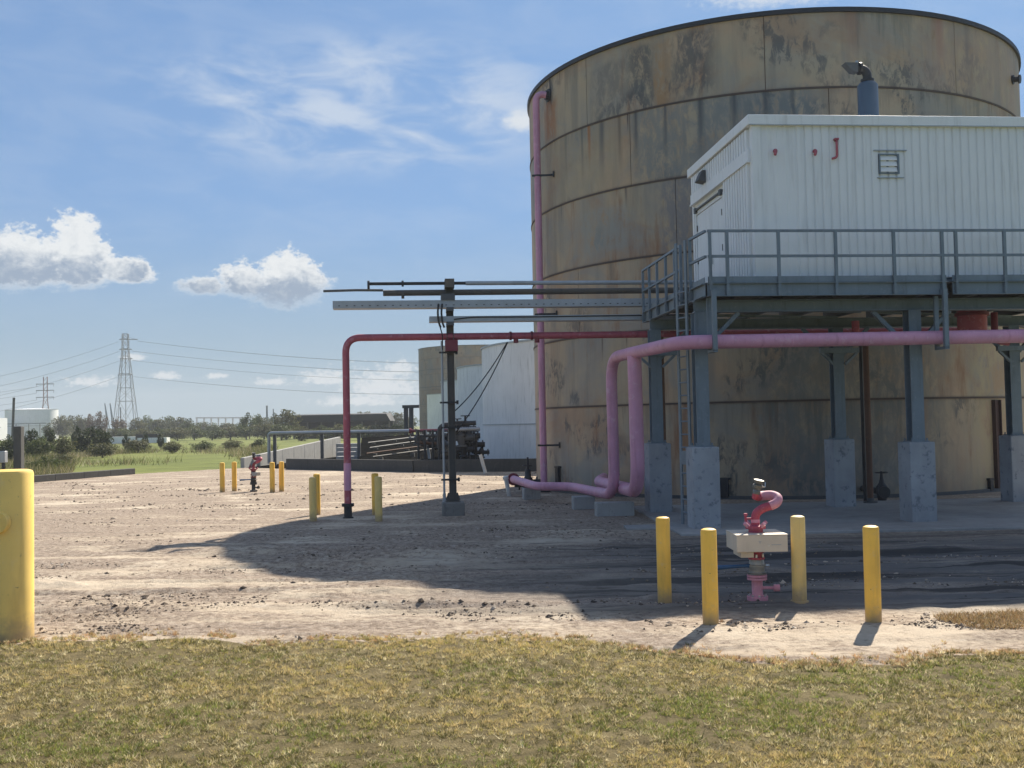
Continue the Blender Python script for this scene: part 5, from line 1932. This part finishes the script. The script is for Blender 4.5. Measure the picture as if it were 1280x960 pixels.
GS = 'bushes at the edge of the meadow'
for i, (px, Y, top, wpx, kind) in enumerate(sorted(((160, 240, 533, 30, 'green'), (180, 235, 534, 30, 'olive'), (200, 240, 532, 32, 'green'), (222, 232, 533, 34, 'olive'), (243, 238, 532, 32, 'green'),
                                             (265, 230, 533, 34, 'green'), (288, 235, 532, 34, 'olive'), (308, 228, 530, 32, 'green'), (330, 225, 528, 34, 'olive'), (352, 205, 528, 36, 'green'),
                                             (377, 190, 531, 34, 'olive'), (400, 188, 530, 34, 'green'), (425, 190, 529, 34, 'olive'), (450, 185, 530, 34, 'green'), (475, 187, 529, 34, 'olive'), (498, 185, 528, 30, 'green'),
                                             (142, 245, 534, 24, 'olive')))):
    plant('bush', 'bush', px, Y, top, wpx, kind, i + 1, TONE[kind] + ' bush lining the far meadow edge, ' + ORD[i] + ' from the left', GS)
for px, Y, top, wpx, kind, lab in (
        (112, 112, 531, 44, 'dark', 'big dark rounded bush in the meadow left of the pylon'),
        (127, 110, 535, 26, 'dark', 'dark bush merging with the big rounded one on its right'),
        (95, 118, 528, 13, 'dark', 'narrow dark upright bush left of the big rounded bush'),
        (40, 105, 534, 26, 'dark', 'dark bush right behind the timber post'),
        (60, 108, 533, 18, 'dark', 'dark bush in front of the distant white tank'),
        (7, 98, 541, 30, 'green', 'green bush at the far left edge'),
        (14, 84, 547, 28, 'dark', 'dark low bush left of the timber post'),
        (48, 95, 544, 34, 'green', 'mid green bush right of the timber post'),
        (78, 98, 543, 34, 'olive', 'olive bush below the big dark bush'),
        (55, 66, 569, 46, 'green', 'leafy low shrub by the kerb, right of the yellow guard post'),
        (78, 72, 566, 32, 'olive', 'pale low shrub beside the leafy one by the kerb'),
        (158, 130, 541, 9, 'dark', 'small dark bush under the pylon'),
        (181, 135, 540, 9, 'dark', 'small dark bush right of the pylon legs'),
        (201, 135, 539, 9, 'dark', 'small dark bush farther right of the pylon'),
        (172, 118, 548, 34, 'olive', 'olive scrub in the meadow in front of the pylon'),
        (215, 112, 551, 30, 'olive', 'pale scrub in the meadow right of the pylon'),
        (250, 118, 550, 34, 'green', 'green scrub in the meadow, middle of the weeds'),
        (290, 122, 549, 30, 'olive', 'olive scrub at the right end of the weeds'),
        (128, 100, 552, 40, 'olive', 'weedy olive scrub below the big dark bush'),
        (322, 128, 548, 20, 'dark', 'dark scrub just left of the pale pipe on posts')):
    plant('bush', 'bush', px, Y, top, wpx, kind, px, lab)


# ------------------------------------------------------------------ pylons, poles, wires
def pz(py, px, Y):
    return at(px, py, Y).z


YP = 490
q = at(157.5, 545, YP)
py_ = thing('lattice_pylon', 'tall grey lattice power pylon above the trees, the bigger of the two', 'pylon', (q.x, YP, 0), R(8))
lv = [(-.5, 5.2), (16.2, 3.7), (22.5, 3.0), (29.2, 2.45), (37.5, 1.6), (41, 1.35), (45.8, 1.3), (48, 1.2)]
for sx in (-1, 1):
    for sy in (-1, 1):
        mb = MB()
        mb.tube([(sx * w, sy * w, z) for z, w in lv], .16, 6)
        mb.build('leg', MAT['pylon'], py_)
mb = MB()
for (z0, w0), (z1, w1) in zip(lv[:-1], lv[1:]):
    for s in (-1, 1):
        for A, B in (((-w0, s * w0, z0), (w1, s * w1, z1)), ((w0, s * w0, z0), (-w1, s * w1, z1)), ((s * w0, -w0, z0), (s * w1, w1, z1)), ((s * w0, w0, z0), (s * w1, -w1, z1))):
            mb.obox(A, B, .13, .13)
        mb.obox((-w1, s * w1, z1), (w1, s * w1, z1), .16, .16)
        mb.obox((s * w1, -w1, z1), (s * w1, w1, z1), .16, .16)
mb.obox((0, 0, 0), (0, 0, 40), .3, .3)
mb.build('bracing', MAT['pylon'], py_)
ARM = [(45.3, 2.8, 5.6), (40.6, 2.8, 3.0), (36.2, 2.6, 3.2), (28.6, 3.6, 3.0)]
for z, l, r_ in ARM:
    MB().obox((-l, 0, z), (r_, 0, z), .3, .35).obox((-1.2, 0, z + 1.0), (-l, 0, z), .14, .14).obox((1.2, 0, z + 1.0), (r_, 0, z), .14, .14).build('cross_arm', MAT['pylon'], py_)
YQ = 470
q = at(57, 545, YQ)
p2 = thing('double_mast_pylon', 'smaller reddish double-mast pylon with three cross-arms, by the distant white tank', 'pylon', (q.x, YQ, 0))
zt, za = pz(471, 57, YQ), [pz(480, 57, YQ), pz(488, 57, YQ), pz(496.5, 57, YQ)]
zf = pz(499, 57, YQ)
for sx in (-1, 1):
    MB().tube([(sx * 2.9, 0, -.3), (sx * .85, 0, zf), (sx * .85, 0, zt)], .22, 6).build('mast', MAT['red_pylon'], p2)
mb = MB()
for k in range(5):
    z0, z1 = zf * k / 5, zf * (k + 1) / 5
    w0, w1 = 2.9 - 2.05 * k / 5, 2.9 - 2.05 * (k + 1) / 5
    mb.obox((-w0, 0, z0), (w1, 0, z1), .14, .14)
    mb.obox((w0, 0, z0), (-w1, 0, z1), .14, .14)
for k in range(5):
    z0, z1 = zf + (zt - zf) * k / 5, zf + (zt - zf) * (k + 1) / 5
    mb.obox((-.85, 0, z0), (.85, 0, z1), .13, .13)
mb.build('bracing', MAT['red_pylon'], p2)
for z in za:
    mb = MB().obox((-4.2, 0, z), (3.9, 0, z), .3, .35)
    mb.build('cross_arm', MAT['pylon'], p2)
    for x in (-4.0, 3.7):
        MB().obox((x, 0, z - .18), (x, 0, z - 1.2), .12, .12).build('insulator', MAT['pylon'], p2)

GW = 'power lines strung from the pylons'


def wire(p, q, sag, label):
    mb = MB()
    p, q = Vector(p), Vector(q)
    mb.tube([p.lerp(q, k / 16) - Vector((0, 0, sag * 4 * (k / 16) * (1 - k / 16))) for k in range(17)], .075, 4, 0, False)
    tag(mb.build('power_line', MAT['pylon']), label, 'power line', GW)


qx = at(157.5, 545, YP).x
LEV = ('topmost', 'second from the top', 'third from the top', 'lowest')
for j, (z, l, r_) in enumerate(ARM):
    e = at(760, 447 + (45.3 - z) * 2.2, 620)
    for k, yo in enumerate((0, 18)):
        wire((qx + r_, YP + k, z - .8), (e.x, 620 + yo, e.z + k * .6), 6.5, 'thin power line from the big pylon to the right, ' + LEV[j] + (', upper strand' if k else ', lower strand'))
    f_ = at(-220, 500 + (45.3 - z) * 2.6, 420)
    wire((qx - l, YP, z - .8), (f_.x, 420, f_.z), 5, 'thin power line from the big pylon to the left edge, ' + LEV[j])
for j, z in enumerate(za):
    e = at(-160, 500 + (za[0] - z) * 2.6, 430)
    wire((at(57, 545, YQ).x - 4, YQ, z - 1.2), (e.x, 430, e.z), 1.5, ('top', 'middle', 'bottom')[j] + ' thin line from the smaller double-mast pylon to the left edge')

q = at(15, 545, 180)
MB_ = MB().tube([(0, 0, -.2), (.35, 0, pz(497, 18, 180))], .22, 8)
o = MB_.build('utility_pole', MAT['wood'])
o.location = (q.x, 180, 0)
tag(o, 'bare leaning timber pole in front of the distant white tank', 'pole')
for px, lab in ((133.5, 'left one of two slim white masts leaning against each other left of the big pylon'), (140, 'right one of two slim white masts left of the big pylon')):
    q = at(px + 2.5, 545, 330)
    o = thing('slim_mast', lab, 'mast', (q.x, 330, 0), 0, 'slim white masts by the pylon')
    h = pz(504, px, 330)
    MB().tube([(-1.2, 0, h), (-.1, 0, 0)], .17, 6).build('mast_tube', MAT['tray'], o)
    MB().tube([(-1.2, 0, h), (.8, 0, 0)], .17, 6).build('brace_tube', MAT['tray'], o)
for px, top, lab in ((151, 509, 'thin single pole between the two masts and the big pylon'), (334, 507, 'slim lattice mast in front of the trees left of the dark shed'), (342, 511, 'short thin pole right of the slim lattice mast')):
    q = at(px, 545, 320)
    o = MB().tube([(0, 0, 0), (0, 0, pz(top, px, 320))], .18 if px != 334 else .3, 6).build('far_pole', MAT['pylon'])
    o.location = (q.x, 320, 0)
    tag(o, lab, 'pole')
# far bridge
br = thing('far_bridge', 'long pale bridge far off above the treetops', 'bridge')
a, b = at(246, 522.3, 1100), at(318, 522.2, 1100)
MB().obox(a, b, 9, 1.3).build('deck', MAT['concrete'], br)
for k in range(9):
    c_ = a.lerp(b, k / 8)
    MB().box(c_.x - .5, c_.x + .5, 1099, 1101, 0, c_.z - .65).build('pier', MAT['concrete'], br)
# small white shed glimpsed under the pylon
q = at(152, 547, 200)
MB_ = MB().box(-2.6, 2.6, 0, 3, 0, 1.3)
o = MB_.build('low_shed', MAT['white_tank'])
o.location = (q.x, 200, 0)
tag(o, 'low pale shed glimpsed in the bushes at the foot of the pylon', 'shed')
q = at(190, 545, 200)
o = MB().box(-2.8, 2.8, 0, 2, 0, 1.0).build('farm_trailer', MAT['white_tank'])
o.location = (q.x, 200, 0)
MB().box(-3.2, 1.0, .2, 2.2, 1.005, 1.7).build('dark_load', MAT['shed'], o)
tag(o, 'pale flat trailer with a dark load in the bushes right of the pylon', 'trailer')


# ------------------------------------------------------------------ haze: one even box of air round the place
hz = MB().box(-1600, 1600, -70, 1750, -1.1, 62).build('haze', None)
hm = bpy.data.materials.new('thin_haze')
hm.use_nodes = True
nt = hm.node_tree
nt.nodes.clear()
pv = nt.nodes.new('ShaderNodeVolumePrincipled')
pv.inputs['Color'].default_value = (.86, .9, .95, 1)
pv.inputs['Density'].default_value = .00042
out = nt.nodes.new('ShaderNodeOutputMaterial')
nt.links.new(pv.outputs[0], out.inputs['Volume'])
hz.data.materials.append(hm)
hz['kind'] = 'stuff'
hz['label'] = 'thin even haze in the air over the whole plain'
hz['category'] = 'haze'
